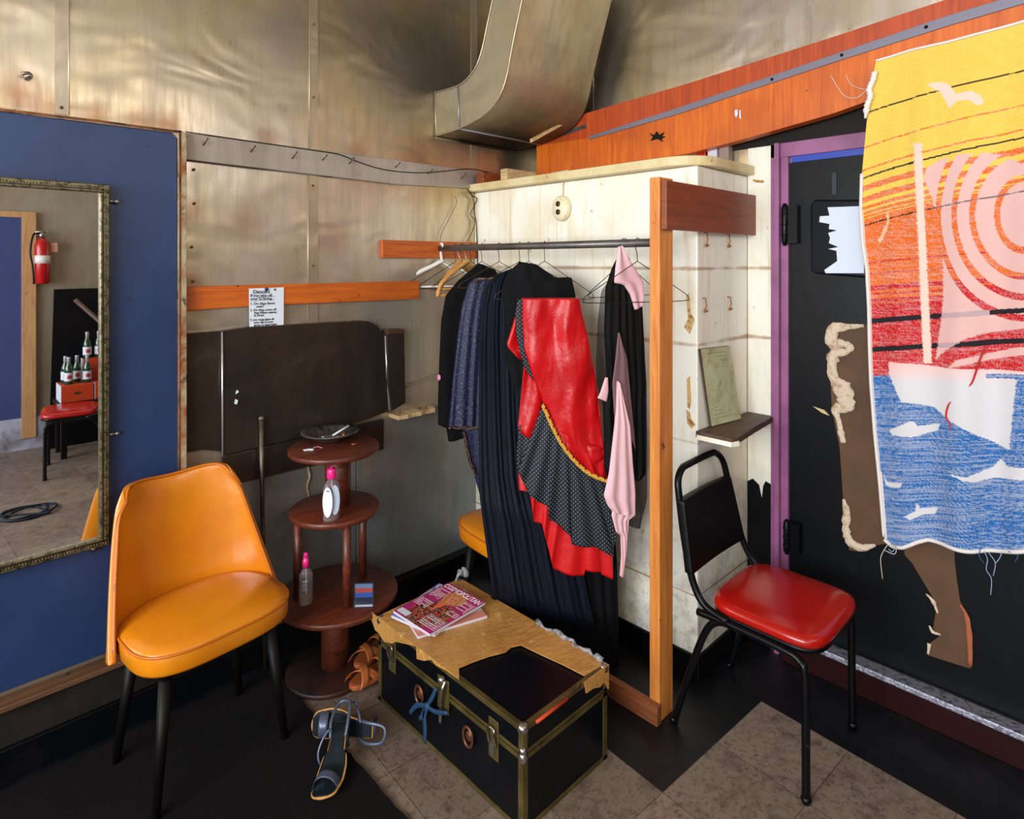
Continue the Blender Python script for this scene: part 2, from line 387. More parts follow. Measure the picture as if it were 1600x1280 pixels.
    def ball(s, c, r, seg=14, sc=(1, 1, 1)):
        prof = [(math.sin(PI * i / 8) * r, -math.cos(PI * i / 8) * r * sc[2]) for i in range(9)]
        prof[0] = (0.0, prof[0][1]); prof[-1] = (0.0, prof[-1][1])
        prof = [(max(a, 1e-5), b) for a, b in prof]
        return s.lathe(prof, c, seg, sc[0], sc[1])

def wpos(o):
    return o.matrix_world.translation if o else Vector((0, 0, 0))
LOC = {}
def obj(name, mb, m, parent=None, bevel=0, local=False, solid=0, subd=0, colors=None):
    """link the shapes collected in mb as one mesh object. World coordinates unless local."""
    me = bpy.data.meshes.new(name)
    vs = mb.v
    if parent is None:
        lo = [min(v[i] for v in vs) for i in range(3)]; hi = [max(v[i] for v in vs) for i in range(3)]
        org = Vector(((lo[0] + hi[0]) / 2, (lo[1] + hi[1]) / 2, lo[2]))
    else:
        org = Vector((0, 0, 0)) if local else LOC.get(parent, Vector((0, 0, 0)))
    me.from_pydata([tuple(v - org) for v in vs], [], mb.f)
    ms = m if isinstance(m, (list, tuple)) else [m]
    for x in ms: me.materials.append(x)
    me.polygons.foreach_set('use_smooth', mb.smooth); me.polygons.foreach_set('material_index', mb.mi)
    if mb.uv:
        ul = me.uv_layers.new(name='UVMap')
        for lp in me.loops:
            ul.data[lp.index].uv = mb.uv.get(lp.vertex_index, (0, 0))
    if colors is not None:
        ca = me.color_attributes.new(name='Col', type='FLOAT_COLOR', domain='POINT')
        flat = []
        for c in colors: flat += [c[0], c[1], c[2], 1]
        ca.data.foreach_set('color', flat)
    bm = bmesh.new(); bm.from_mesh(me)
    bmesh.ops.recalc_face_normals(bm, faces=bm.faces); bm.to_mesh(me); bm.free()
    me.update()
    o = bpy.data.objects.new(name, me); C.objects.link(o)
    if parent is None: o.location = org; LOC[o] = org
    else: o.parent = parent; LOC[o] = org
    if bevel:
        b = o.modifiers.new('bevel', 'BEVEL'); b.width = bevel; b.segments = 2; b.limit_method = 'ANGLE'; b.angle_limit = .7
    if solid:
        b = o.modifiers.new('solid', 'SOLIDIFY'); b.thickness = solid; b.offset = 0
    if subd:
        b = o.modifiers.new('subd', 'SUBSURF'); b.levels = subd; b.render_levels = subd
    return o
def tag(o, label, cat, group=None):
    o['label'] = label; o['category'] = cat
    if group: o['group'] = group
    return o
def struct(name, mb, m, bevel=0):
    o = obj(name, mb, m, None, bevel); o['kind'] = 'structure'; return o
def thing(name, label, cat, loc=(0, 0, 0), group=None):
    o = bpy.data.objects.new(name, None); C.objects.link(o); o.location = loc; o.empty_display_size = .05
    LOC[o] = Vector(loc); return tag(o, label, cat, group)
def dup(root, loc, rz, label, group=None):
    def cp(o, par):
        c = o.copy(); C.objects.link(c)
        if par: c.parent = par
        for ch in o.children: cp(ch, c)
        return c
    r = cp(root, None); r.location = loc; r.rotation_euler = (0, 0, rz); r['label'] = label
    if group: r['group'] = group
    return r
def lerp(a, b, t): return a + (b - a) * t
def poly_at(pl, t):
    """point on a polyline by index-fraction of its length"""
    L = [0]
    for i in range(1, len(pl)): L.append(L[-1] + math.dist(pl[i], pl[i - 1]))
    d = t * L[-1]
    for i in range(1, len(pl)):
        if d <= L[i] + 1e-9:
            k = (d - L[i - 1]) / max(L[i] - L[i - 1], 1e-9)
            return tuple(lerp(a, b, k) for a, b in zip(pl[i - 1], pl[i]))
    return pl[-1]
def arc(c, r, a0, a1, n, plane='xz'):
    out = []
    for i in range(n + 1):
        a = lerp(a0, a1, i / n)
        x, z = r * math.cos(a), r * math.sin(a)
        out.append((c[0] + x, c[1], c[2] + z) if plane == 'xz' else ((c[0], c[1] + x, c[2] + z) if plane == 'yz' else (c[0] + x, c[1] + z, c[2])))
    return out
def bez(p0, p1, p2, p3, n=12):
    P = [Vector(p) for p in (p0, p1, p2, p3)]
    return [P[0] * (1 - t) ** 3 + P[1] * 3 * t * (1 - t) ** 2 + P[2] * 3 * t * t * (1 - t) + P[3] * t ** 3 for t in [i / n for i in range(n + 1)]]
def crom(pts, n=6):
    P = [Vector(p) for p in pts]; P = [P[0] * 2 - P[1]] + P + [P[-1] * 2 - P[-2]]; out = []
    for i in range(1, len(P) - 2):
        for k in range(n):
            t = k / n; a, b, c, d = P[i - 1:i + 3]
            out.append(.5 * ((2 * b) + (c - a) * t + (2 * a - 5 * b + 4 * c - d) * t * t + (3 * b - a - 3 * c + d) * t ** 3))
    out.append(P[-2]); return out
def lw(poly, off, th=None):    # prism on the left wall: outline on plane YL-off, going back th
    th = off - .0012 if th is None else th
    mb = MB(); mb.prism([onY(x, y, YL - off) for x, y in poly], (0, th, 0)); return mb
def rw(poly, off, th=None, x=XR):
    th = off if th is None else th
    mb = MB(); mb.prism([onX(a, b, x - off) for a, b in poly], (th, 0, 0)); return mb

def text(body, size, m, M, parent, name='lettering', ext=.0003, align='LEFT', shear=0, sx=1.0, bold=0):
    cu = bpy.data.curves.new(name, 'FONT'); cu.body = body; cu.size = size; cu.extrude = ext; cu.align_x = align
    cu.shear = shear; cu.offset = bold; cu.resolution_u = 3
    o = bpy.data.objects.new(name, cu); C.objects.link(o)
    dg = bpy.context.evaluated_depsgraph_get(); dg.update()
    me = bpy.data.meshes.new_from_object(o.evaluated_get(dg)); bpy.data.objects.remove(o)
    me.transform(Matrix.Diagonal((sx, 1, 1, 1))); me.transform(M)
    if parent is not None: me.transform(Matrix.Translation(-LOC.get(parent, Vector((0, 0, 0)))))
    me.materials.clear(); me.materials.append(m); return me
def join_text(name, mes, m, parent):
    bm = bmesh.new()
    for me in mes: bm.from_mesh(me)
    out = bpy.data.meshes.new(name); bm.to_mesh(out); bm.free(); out.materials.append(m)
    o = bpy.data.objects.new(name, out); C.objects.link(o); o.parent = parent; return o

# ------------------------------------------------------------------ the room shell
mb = MB(); mb.box((XWIN - .1, YREAR - .1, -.08), (XR + .1, YL + .1, 0)); struct('floor', mb, M_FLOOR)
mb = MB(); mb.box((XWIN - .1, YREAR - .1, ZC), (XR + .1, YL + .1, ZC + .08)); struct('ceiling', mb, mat('ceiling_paint', srgb(150, 140, 126), .6))
mb = MB(); mb.box((XWIN - .1, YL, 0), (XR + .1, YL + .1, ZC)); WL = struct('wall_left', mb, M_WALL)
mb = MB(); mb.box((XR, YREAR, 0), (XR + .1, YL, ZC)); WR = struct('wall_right', mb, M_WALL)
mb = MB(); mb.box((XWIN, YREAR - .1, 0), (XR, YREAR, ZC)); struct('wall_rear', mb, M_REAR)
WY0, WY1, WZ0, WZ1 = -1.5, 1.9, 1.0, 2.75
mb = MB()
mb.box((XWIN - .1, YREAR, 0), (XWIN, WY0, ZC)).box((XWIN - .1, WY1, 0), (XWIN, YL, ZC))
mb.box((XWIN - .1, WY0, 0), (XWIN, WY1, WZ0)).box((XWIN - .1, WY0, WZ1), (XWIN, WY1, ZC))
struct('wall_window_side', mb, mat('plaster_wall', srgb(150, 140, 124), .7))
mb = MB()
for y in (WY0, (WY0 + WY1) / 2 - .02, WY1 - .04): mb.box((XWIN - .08, y, WZ0), (XWIN - .02, y + .04, WZ1))
for z in (WZ0, WZ1 - .04): mb.box((XWIN - .08, WY0, z), (XWIN - .02, WY1, z + .04))
struct('window_1', mb, mat('window_paint', srgb(200, 196, 186), .5))
# vertical cover strips on the left wall
mb = MB(); mb.prism([onY(86, 0, YL - .004), onY(107, 0, YL - .004), onY(107, 180, YL - .004), onY(86, 177, YL - .004)], (0, .006, 0))
mb.prism([onY(484, -20, YL - .004), onY(497, -20, YL - .004), onY(497, 242, YL - .004), onY(484, 240, YL - .004)], (0, .006, 0))
mb.prism([onY(482, 262, YL - .004), onY(497, 262, YL - .004), onY(497, 512, YL - .004), onY(482, 512, YL - .004)], (0, .006, 0))
mb.prism([onY(737, 0, YL - .004), onY(746, 0, YL - .004), onY(746, 275, YL - .004), onY(737, 275, YL - .004)], (0, .006, 0))
o = struct('trim_1', mb, M_STRIP)
mb = MB()
for x, y0, y1 in ((483.5, -20, 241), (481.5, 262, 512), (736, 0, 268), (107.5, 0, 179)):
    mb.tube([onY(x, y0, YL - .004), onY(x, y1, YL - .004)], .0022, 6)
for sx9, sy9 in ((490, 38), (490, 152), (489, 290), (489, 415), (96, 168), (303, 265), (304, 318), (300, 386), (302, 440)):
    m9 = MB(); m9.ball(onY(sx9, sy9, YL - .006), .0055, 8, (1, .6, 1)); obj('screw', m9, M_RUSTD, o)
obj('seam_bead', mb, mat('bright_seam', srgb(206, 190, 160), .35, .5), o)
# right wall strip
mb = MB(); mb.tube([onX(927, 60, XR - .003), onX(927, 175, XR - .003)], .003, 6)
struct('trim_2', mb, M_STRIP)

# blue door with its rusty surround
mb = lw([(-60, 164), (12, 175), (270, 208), (277, 214), (279, 715), (279, 985), (175, 1018), (18, 1077), (-60, 1107)], .05, .05)
DR = struct('door_1', mb, M_BLUE, .003)
mb = lw([(-60, 160), (282, 204), (292, 208), (292, 718), (292, 980), (279, 986), (279, 216), (270, 207.5), (-60, 166)], .06, .06)
o = struct('trim_3', mb, M_RUST, .002)
mb = MB(); mb.tube([onY(x, y, YL - .058) for x, y in ((-60, 163), (12, 173), (150, 189), (268, 205), (283, 206))], .005, 8); obj('rust_bead', mb, M_RUSTD, o)
mb = MB(); mb.tube([onY(x, y, YL - .058) for x, y in ((281, 208), (281, 400), (280, 600), (280, 985))], .0045, 8); obj('rust_bead', mb, M_RUSTD, o)
# wooden stop and ledge below the door
zb = .25
mb = MB(); mb.box((XWIN, YL - .07, zb - .018), (.93, YL, zb)); struct('trim_4', mb, wood('trim_wood', srgb(130, 88, 58), srgb(84, 56, 38), .5), .003)
mb = MB(); mb.box((XWIN, YL - .045, .1), (.93, YL, zb - .018)); struct('trim_5', mb, M_GRIME)
mb = MB(); mb.box((XWIN, YL - .06, 0), (XA, YL, .11)); struct('baseboard_left', mb, M_BLACKBASE, .004)

# metal hook band, with nails and a wire along it
hb = thing('hook_board', 'grey metal-clad board with bent nails running along the wall above the rail', 'hook board', onY(520, 275, YL - .02))
obj('board', lw([(288, 207), (765, 269), (765, 296), (620, 288), (288, 249)], .022), M_BAND, hb, .003)
for x, y in ((317, 228), (391, 238), (456, 249), (503, 251), (545, 257), (617, 263), (668, 272), (720, 280)):
    p = onY(x, y, YL - .022); mb = MB(); r = random.uniform(-.3, .3)
    mb.tube([p + Vector((0, .01, -.003)), p + Vector((.006, -.034, .024 + r * .02))], .0026, 6)
    mb.ball(p + Vector((.006, -.034, .025 + r * .02)), .0042, 8); obj('nail', mb, M_NAIL, hb)
mb = MB(); mb.tube(crom([onY(x, y, YL - .026) for x, y in ((290, 206), (400, 222), (512, 238), (535, 243), (560, 253), (600, 265), (650, 270), (690, 268), (735, 264), (770, 271))]), .0022, 6)
tag(obj('wire', mb, M_DWIRE), 'thin brown wire drooping across the nail board near the duct', 'wire')
mb = MB(); mb.tube(crom([onY(x, y, YL - .012) for x, y in ((292, 250), (400, 263), (480, 270), (512, 276), (545, 277), (600, 282))]), .002, 6)
tag(obj('wire', mb, M_DWIRE), 'thin dark wire hanging just under the nail board', 'wire')
mb = MB(); mb.tube(crom([onY(x, y, YL - .015) for x, y in ((711, 307), (713, 318), (700, 345), (690, 365), (687, 383))]), .0014, 6)
tag(obj('wire', mb, M_DWIRE), 'single curved wire on the metal wall above the white hanger', 'wire')
mb = MB(); mb.tube(crom([onY(x, y, YL - .02) for x, y in ((735, 300), (741, 320), (735, 335), (742, 345), (738, 362), (728, 380))]), .002, 6)
mb.tube(crom([onY(x, y, YL - .03) for x, y in ((731, 296), (738, 306), (745, 311), (741, 325), (744, 350), (745, 372), (746, 400), (745, 430))]), .003, 6)
tag(obj('electric_cable', mb, M_DWIRE), 'tangle of thin cables in the corner beside the white painted box', 'cable')

# orange rail board
mb = lw([(290, 448), (420, 445), (656, 439), (655, 467), (400, 478), (290, 486)], .022)
tag(obj('wall_rail', mb, W_RAIL, None, .003), 'orange varnished rail board nailed along the metal wall above the dark panels', 'board')
# handwritten notice
nt = thing('notice', 'white handwritten rule sheet pinned over the orange rail board', 'notice', onY(416, 529, YL - .026))
obj('sheet', lw([(389, 451), (443.5, 449), (443, 526), (390, 531.5)], .0255, .001), M_PAPER, nt)
P0 = onY(389.5, 451.5, YL - .0262); P1 = onY(443, 449, YL - .0262); hgt = P0.z - onY(390, 531, YL - .026).z; wid = P1.x - P0.x
def sx_(px, zf): return P0 + Vector((wid * px, -.0004, -hgt * zf))
lines = [(.10, .085, 'Dancers', .085, 1.15), (.70, .085, '*', .11, 1.2), (.03, .155, 'If you take off', .068, 1.1), (.03, .22, 'your G-String', .068, 1.1),
         (.02, .315, '1. Do Not Bend', .066, 1.1), (.19, .375, 'over!', .062, 1.1), (.02, .44, '2. Do Not come off', .06, 1.05), (.13, .495, 'Stage without replacing', .055, .86), (.13, .55, 'it First!', .062, 1.1),
         (.02, .63, '3. you must have all', .058, 1.0), (.13, .685, 'your tips in your', .056, 1.0), (.13, .74, 'garter or hand Only!', .056, .95), (.06, .84, 'This Is The', .085, 1.1), (.24, .93, 'LAW !!!', .095, 1.15)]
mes = []
for a, b, s_, sz, sx in lines:
    mes.append(text(s_, hgt * sz * 1.02, M_INK, Matrix.Translation(sx_(a, b)) @ Matrix.Rotation(math.radians(1.2), 4, 'Y') @ Matrix.Rotation(PI / 2, 4, 'X'), nt, sx=sx, bold=.0002))
join_text('handwriting', mes, M_INK, nt)
for a0, a1, b in ((.1, .58, .097), (.2, .75, .17), (.1, .72, .235), (.3, .45, .327), (.28, .42, .452), (.33, .55, .642)):
    mb = MB(); mb.prism([sx_(a0, b), sx_(a1, b - .004), sx_(a1, b + .002), sx_(a0, b + .006)], (0, -.0003, 0)); obj('underline', mb, M_INK, nt)
mb = MB(); p = onY(416, 452, YL - .027); mb.ball((p.x, p.y - .002, p.z), .008, 12, (1, .6, 1)); obj('push_pin', mb, mat('blue_pin', srgb(30, 50, 100), .3), nt)

# dark sheet metal panels
dp = thing('sheet_metal_panel', 'large near-black sheet metal panel with a rounded corner beneath the orange rail board', 'metal panel', onY(470, 700, YL - .03))
obj('sheet', lw([(347, 517), (390, 511), (560, 501), (576, 502), (590, 509), (601, 523), (606, 600), (611, 642), (560, 660), (470, 683), (348, 712)], .035), M_DARKSHEET, dp, .003)
for L_, r_ in ((((602.5, 525), (605, 580), (609, 641)), .006), (((347, 519), (347.5, 620), (348, 712)), .004)):
    mb = MB(); mb.tube([onY(x, y, YL - .036) for x, y in L_], r_, 8); obj('bright_edge', mb, mat('bare_bent_edge', srgb(206, 206, 214), .25, .7), dp)
mb = MB(); p = onY(368, 616, YL - .037); mb.prism([p, p + Vector((.012, 0, .006)), p + Vector((.008, 0, .016)), p + Vector((.002, 0, .012))], (0, -.002, 0))
p = onY(366, 631, YL - .037); mb.prism([p, p + Vector((.01, 0, -.004)), p + Vector((.014, 0, .012)), p + Vector((.004, 0, .018))], (0, -.002, 0)); obj('paper_scrap', mb, M_PAPER, dp)
tag(obj('sheet_metal_panel', lw([(291, 521), (346, 517), (347, 706), (318, 703), (291, 707)], .024), M_DARKSHEET, None, .002), 'narrow dark metal strip panel between the blue door frame and the large dark panel', 'metal panel')
dp = thing('side_box', 'narrow dark metal box standing out at the right end of the large dark panel', 'metal box', onY(618, 645, YL - .04))
obj('body', lw([(604, 520), (632, 518), (634, 630), (612, 643), (607, 600)], .05), M_DARKSHEET, dp, .003)
obj('top_cap', lw([(606, 515), (632, 514), (633, 521), (605, 523)], .055), mat('rusty_cap', srgb(78, 54, 40), .6, .3), dp, .003)
tag(obj('sheet_metal_panel', lw([(348, 714), (470, 685), (600, 655), (600, 702), (470, 732), (412, 746), (350, 760)], .02), M_DARKSHEET, None, .002), 'low dark sheet below the large dark panel, behind the round wooden stand', 'metal panel')
tag(obj('sheet_metal_panel', lw([(558, 664), (668, 640), (744, 618), (744, 850), (600, 908), (558, 925)], .012), M_LOWSHEET, None, .002), 'blue-grey wainscot sheet between the wooden stand and hanging clothes', 'metal panel')
tag(obj('sheet_metal_panel', lw([(300, 772), (411, 748), (556, 712), (556, 925), (420, 975), (300, 1010)], .008), M_LOWSHEET, None, .002), 'scratched grey lower sheet behind the yellow chair and the wooden stand', 'metal panel')
mb = MB(); mb.tube(crom([onY(x, y, YL - .012) for x, y in ((481, 727), (484, 745), (480, 760), (483, 780), (480, 800))]), [.004 + .003 * random.random() for _ in range(25)], 6)
tag(obj('torn_seam', mb, M_RUST), 'torn rusty vertical seam in the grey lower sheet left of the wooden stand', 'seam')
mb = MB(); mb.tube([onY(408, 655, YL - .05), onY(410, 800, YL - .05), Vector((onY(411, 900, YL - .05).x, YL - .075, .0))], .009, 10); mb.ball(onY(408, 654, YL - .05), .013)
tag(obj('metal_pole', mb, mat('rod_steel', srgb(70, 58, 48), .35, .6, var=[(srgb(120, 110, 100), 4, .5, .6)])), 'thin upright metal rod against the wall between yellow chair and wooden stand', 'pole')
# broken ledge
bl = thing('broken_ledge', 'short splintered wooden ledge with debris at the end of the dark panels', 'ledge', onY(630, 655, YL - .05))
q = [onY(597, 657, YL - .10), onY(664, 637, YL - .06), onY(672, 622, YL), onY(612, 640, YL)]
mb = MB(); za = q[0].z; zb9 = onY(600, 650, YL).z; xL, xR9 = onY(606, 640, YL).x, onY(672, 622, YL).x
fr9 = [(xL, YL - .02), (xL + .0, YL - .088), (xL + .05, YL - .095), (xL + .08, YL - .086), (xL + .13, YL - .092), (xL + .17, YL - .080), (xR9 - .03, YL - .084), (xR9 - .01, YL - .05), (xR9, YL - .002), (xL, YL - .002)]
mb.prism([(x, y, za) for x, y in fr9], (0, 0, -.02)); q = [Vector((xL, YL - .09, za)), Vector((xR9, YL - .08, za)), Vector((xR9, YL, za)), Vector((xL, YL, za))]; obj('board', mb, W_SCRAP, bl, .002)
mb = MB()
for i in range(9):
    a = random.random(); b = random.random(); p = lerp(lerp(q[0], q[1], a), lerp(q[3], q[2], a), .2 + .6 * b)
    mb = MB(); mb.ball(p + Vector((0, 0, .004)), random.uniform(.004, .009), 7, (1.4, .8, .6)); obj('debris', mb, mat('debris', srgb(120, 96, 74), .8), bl)
mb = lw([(636, 600), (690, 582), (690, 589), (636, 607)], .01)
tag(obj('wall_batten', mb, M_STRIP, None, .002), 'thin pale horizontal batten on the wall left of the black cardigan', 'batten')

# ------------------------------------------------------------------ duct
du = thing('air_duct', 'square sheet metal duct curving out of the wall and up in the corner', 'air duct', (2.2, 2.4, 2.28))
XD0, XD1 = 1.92, 2.5
lowp = [(680, 213), (700, 207), (720, 200), (746, 187), (768, 170), (784, 146), (793, 118), (799, 85), (806, 50), (812, 22), (822, -25), (832, -70)]
upp = [(680, 145), (698, 140), (716, 134), (728, 126), (738, 115), (746, 102), (752, 85), (757, 65), (761, 45), (766, 22), (776, -25), (786, -70)]
lo3 = crom([onX(a, b, XD0) for a, b in lowp], 3); up3 = crom([onX(a, b, XD0) for a, b in upp], 3)
dx = Vector((XD1 - XD0, 0, 0)); n = len(lo3)
mb = MB(); mb.add(lo3 + up3, [(i, i + 1, n + i + 1, n + i) for i in range(n - 1)], smooth=False)
mb.add([p + dx for p in lo3] + [p + dx for p in up3], [(i, i + 1, n + i + 1, n + i) for i in range(n - 1)], smooth=False)
mb.add(lo3 + [p + dx for p in lo3], [(i, i + 1, n + i + 1, n + i) for i in range(n - 1)], smooth=True)
mb.add(up3 + [p + dx for p in up3], [(i, i + 1, n + i + 1, n + i) for i in range(n - 1)], smooth=True)
obj('duct_body', mb, M_DUCT, du)
mb = MB(); mb.tube([p + Vector((-.004, 0, 0)) for p in lo3], .005, 6); obj('seam', mb, M_STRIP, du)
mb = MB(); mb.tube([p + Vector((-.004, 0, 0)) for p in up3], .004, 6); obj('seam', mb, M_STRIP, du)
a = onX(716.5, 135, XD0); b = onX(718.5, 200, XD0)
mb = MB(); mb.tube([a - Vector((.004, 0, 0)), b - Vector((.004, 0, 0))], .005, 6); mb.tube([b - Vector((0, 0, .004)), b + dx - Vector((0, 0, .004))], .005, 6); obj('seam', mb, mat('seam_grey', srgb(150, 150, 160), .4, .5), du)
a = onX(680, 143, XD0); b = onX(680, 215, XD0)
mb = MB(); mb.tube([Vector((a.x, YL - .006, a.z)), Vector((b.x, YL - .006, b.z)), Vector((XD1, YL - .006, b.z))], .007, 6); obj('flange', mb, M_DUCT, du)

# ------------------------------------------------------------------ boxed-in corner and shelf top
mb = MB(); mb.box((XA, YB, 0), (XR, YL, 2.02)); struct('wall_boxing', mb, M_WHITE, .006)
bw = bpy.data.objects['wall_boxing']
for poly in ([(1072, 462), (1077, 458), (1079, 488), (1085, 500), (1078, 523), (1069, 511), (1075, 498)], [(1073, 592), (1078, 588), (1080, 625), (1078, 640), (1074, 636)], [(1072, 640), (1078, 644), (1080, 655), (1087, 664), (1080, 670), (1074, 662)]):
    m9 = MB(); m9.prism([onX(a_, b_, XA - .001) for a_, b_ in poly], (.002, 0, 0)); obj('bare_patch', m9, mat('bare_yellow_patch', srgb(206, 172, 112), .6, var=[(srgb(150, 98, 50), 30, .5, .6)]), bw)
mb = MB(); mb.box((XA - .012, YB - .012, 0), (XR, YL, .1)); struct('baseboard_boxing', mb, M_BLACKBASE, .003)
sh = thing('box_top_shelf', 'cream painted slab shelf with a rounded corner on top of the white box', 'shelf', (2.3, 1.9, 2.02))
R = .16; ox, oy = XA - .05, YB - .035
pts = [(ox, YL - .003)] + [(ox + R - R * math.cos(a), oy + R - R * math.sin(a)) for a in [PI / 2 * i / 10 for i in range(11)]] + [(XR, oy), (XR, YL - .003)]
mb = MB(); mb.prism([(x, y, 2.021) for x, y in pts], (0, 0, .04)); obj('slab', mb, mat('cream_shelf_paint', srgb(222, 206, 160), .45, var=[(srgb(200, 170, 110), 6, .45, .7), (srgb(120, 80, 50), 20, .64, .7)]), sh, .005)
# white wall strip beside the door, painted black at the foot
mb = rw([(1168, 214), (1206, 214), (1206, 758), (1196, 752), (1192, 760), (1190, 778), (1186, 758), (1176, 748), (1168, 752)], .008); struct('trim_6', mb, M_WHITE, .002)
mb = rw([(1168, 700), (1208, 700), (1208, 960), (1168, 960)], .004); struct('trim_7', mb, M_NAVYBLACK)
mb = MB(); mb.box((XR - .012, 1.05, 0), (XR, YB - .012, .1)); struct('baseboard_right', mb, M_BLACKBASE)
# purple jamb
mb = rw([(1204, 214), (1212, 214), (1213, 893), (1207, 895)], .03, .03); mb2 = rw([(1212, 212), (1220, 212), (1221, 893), (1213, 893)], .045, .045)
mb3 = rw([(1220, 212), (1231, 212), (1232, 893), (1221, 893)], .025, .025)
for x in (mb2, mb3): mb.add(x.v, x.f, smooth=False)
jy0, jy1 = onX(1204, 500, XR - .03).y, onX(1231, 500, XR - .03).y
mb = MB(); mb.box((XR - .03, jy0 - .022, 0), (XR, jy0, 2.14)).box((XR - .05, jy0 - .042, 0), (XR, jy0 - .022, 2.14)).box((XR - .028, jy1, 0), (XR, jy0 - .042, 2.14))
mb.box((XR - .03, -.9, 2.08), (XR, jy0, 2.14))
struct('trim_8', mb, M_PURPLE, .002)
mb = MB(); mb.box((XR - .02, -.9, 2.055), (XR - .002, jy1 - .01, 2.08)); struct('trim_9', mb, M_BLUEP)
mb = MB(); mb.box((XR - .015, -.9, 2.14), (XR, 1.42, 2.36)); struct('shade_panel', mb, mat('under_beam_shade', srgb(22, 16, 14), .6))  # shade of the recess under the beam, put in as a near-black board
mb = MB(); mb.box((XR - .012, -.88, .12), (XR - .001, jy1, 2.055)); D2 = struct('door_2', mb, M_NAVYBLACK)
# raised window moulding in the door
wp = [(1266, 318), (1272, 312), (1330, 312), (1370, 312), (1370, 436), (1275, 428), (1266, 424)]
win = [(1284, 324), (1360, 322), (1360, 424), (1284, 424)]
o = obj('door_window_frame', rw(wp, .03, .02), mat('glossy_black', srgb(14, 18, 28), .2), D2, .008)
jag = [(1293, 324), (1350, 322), (1350, 427), (1290, 427), (1288, 422), (1308, 408), (1307, 392), (1294, 389), (1310, 386), (1295, 380), (1297, 372), (1294, 364), (1308, 360), (1295, 358), (1296, 350), (1280, 347), (1281, 338), (1296, 337)]
mb = rw(jag, .034, .003); tag(obj('taped_paper', mb, mat('white_tape_strips', srgb(214, 224, 240), .5), None), 'ragged white paper strips taped over the black door window', 'paper')
mb = rw([(1300, 270), (1307, 270), (1307, 304), (1300, 304)], .018, .006); obj('door_plate', mb, mat('dull_dark_plate', srgb(40, 44, 54), .3, .5), D2)
for y0, y1, x in ((318, 384, 1226), (812, 866, 1229)):
    mb = MB(); a = onX(x, y0, XR - .05); b = onX(x, y1, XR - .05)
    mb.tube([a, lerp(a, b, .1), lerp(a, b, .9), b], [.006, .013, .013, .006], 10)
    for k in (.25, .5, .75): p = lerp(a, b, k); mb.tube([p - Vector((0, 0, .003)), p + Vector((0, 0, .003))], .015, 10)
    mb.box((XR - .05, a.y - .05, b.z + .01), (XR - .012, a.y - .004, a.z - .01)); obj('hinge', mb, M_BLKTUBE, D2)
# torn brown patches and wadding on the door
tp = thing('torn_door_patch', 'tall torn brown fibreboard patch with white wadding on the black door beside the towel', 'torn panel', onX(1335, 850, XR - .02))
obj('fibreboard', rw([(1296, 508), (1372, 506), (1378, 700), (1392, 848), (1372, 852), (1340, 862), (1327, 860), (1318, 790), (1312, 700), (1300, 640), (1296, 570)], .018, .008), M_BROWNCARD, tp)
def wadding(poly, xoff, n=2):
    mb = MB(); c = [onX(a, b, XR - xoff) for a, b in poly]
    ctr = sum(c, Vector()) / len(c)
    top = [p * .8 + ctr * .2 + Vector((-.008, 0, 0)) for p in c]; m_ = len(c)
    base = [p for p in c]
    mb.add(base + top, [tuple(range(m_, 2 * m_))] + [(i, (i + 1) % m_, m_ + (i + 1) % m_, m_ + i) for i in range(m_)], smooth=True); return mb
def ribbon(cl, wd, xoff, n=5):
    """ragged soft strip of wadding along a pixel centre line"""
    mb = MB(); pts = crom([onX(a, b, XR - xoff) for a, b in cl], n); L = len(pts)
    r = [max(.004, poly_at([(w,) for w in wd], 0)[0]) * 1.0 for _ in range(L)]
    for i in range(L):
        k = i / (L - 1) * (len(wd) - 1); j = min(int(k), len(wd) - 2); r[i] = lerp(wd[j], wd[j + 1], k - j) * random.uniform(.8, 1.2)
    vs = []; seg = 10
    for i, p in enumerate(pts):
        t = (pts[min(i + 1, L - 1)] - pts[max(i - 1, 0)]).normalized(); sd = Vector((-1, 0, 0)).cross(t).normalized()
        for j in range(seg):
            a = 2 * PI * j / seg; rr = r[i] * random.uniform(.88, 1.12)
            vs.append(p + sd * rr * math.cos(a) + Vector((-1, 0, 0)) * min(.010, rr * .6) * math.sin(a))
    mb.add(vs, [(i * seg + j, i * seg + (j + 1) % seg, (i + 1) * seg + (j + 1) % seg, (i + 1) * seg + j) for i in range(L - 1) for j in range(seg)] + [tuple(range(seg)), tuple(range((L - 1) * seg, L * seg))], smooth=True)
    return mb
mb = ribbon([(1350, 509), (1325, 511), (1302, 514), (1300, 540), (1312, 537), (1330, 542), (1322, 550), (1305, 552), (1300, 570), (1303, 590), (1314, 605), (1322, 622), (1318, 636), (1305, 640), (1310, 655), (1314, 675), (1318, 692)],
            [.006, .012, .026, .018, .022, .012, .012, .02, .022, .022, .034, .034, .028, .018, .012, .012, .012], .024)
obj('wadding', mb, M_FLUFF, tp)
mb = ribbon([(1318, 780), (1323, 800), (1322, 825), (1327, 845), (1345, 856), (1368, 852)], [.006, .016, .014, .018, .016, .006], .024); obj('wadding', mb, M_FLUFF, tp)
mb = rw([(1270, 635), (1288, 641), (1296, 650), (1284, 645)], .016, .004); obj('splinter', mb, W_SCRAP, D2)
tp = thing('torn_door_patch', 'lower torn brown fibreboard patch on the door under the towel hem', 'torn panel', onX(1465, 1045, XR - .02))
obj('fibreboard', rw([(1410, 840), (1490, 840), (1492, 880), (1495, 905), (1500, 940), (1512, 960), (1517, 1045), (1500, 1040), (1450, 1024), (1449, 1008), (1467, 995), (1458, 982), (1464, 945), (1440, 905), (1425, 880), (1414, 868)], .018, .008), M_BROWNCARD, tp)
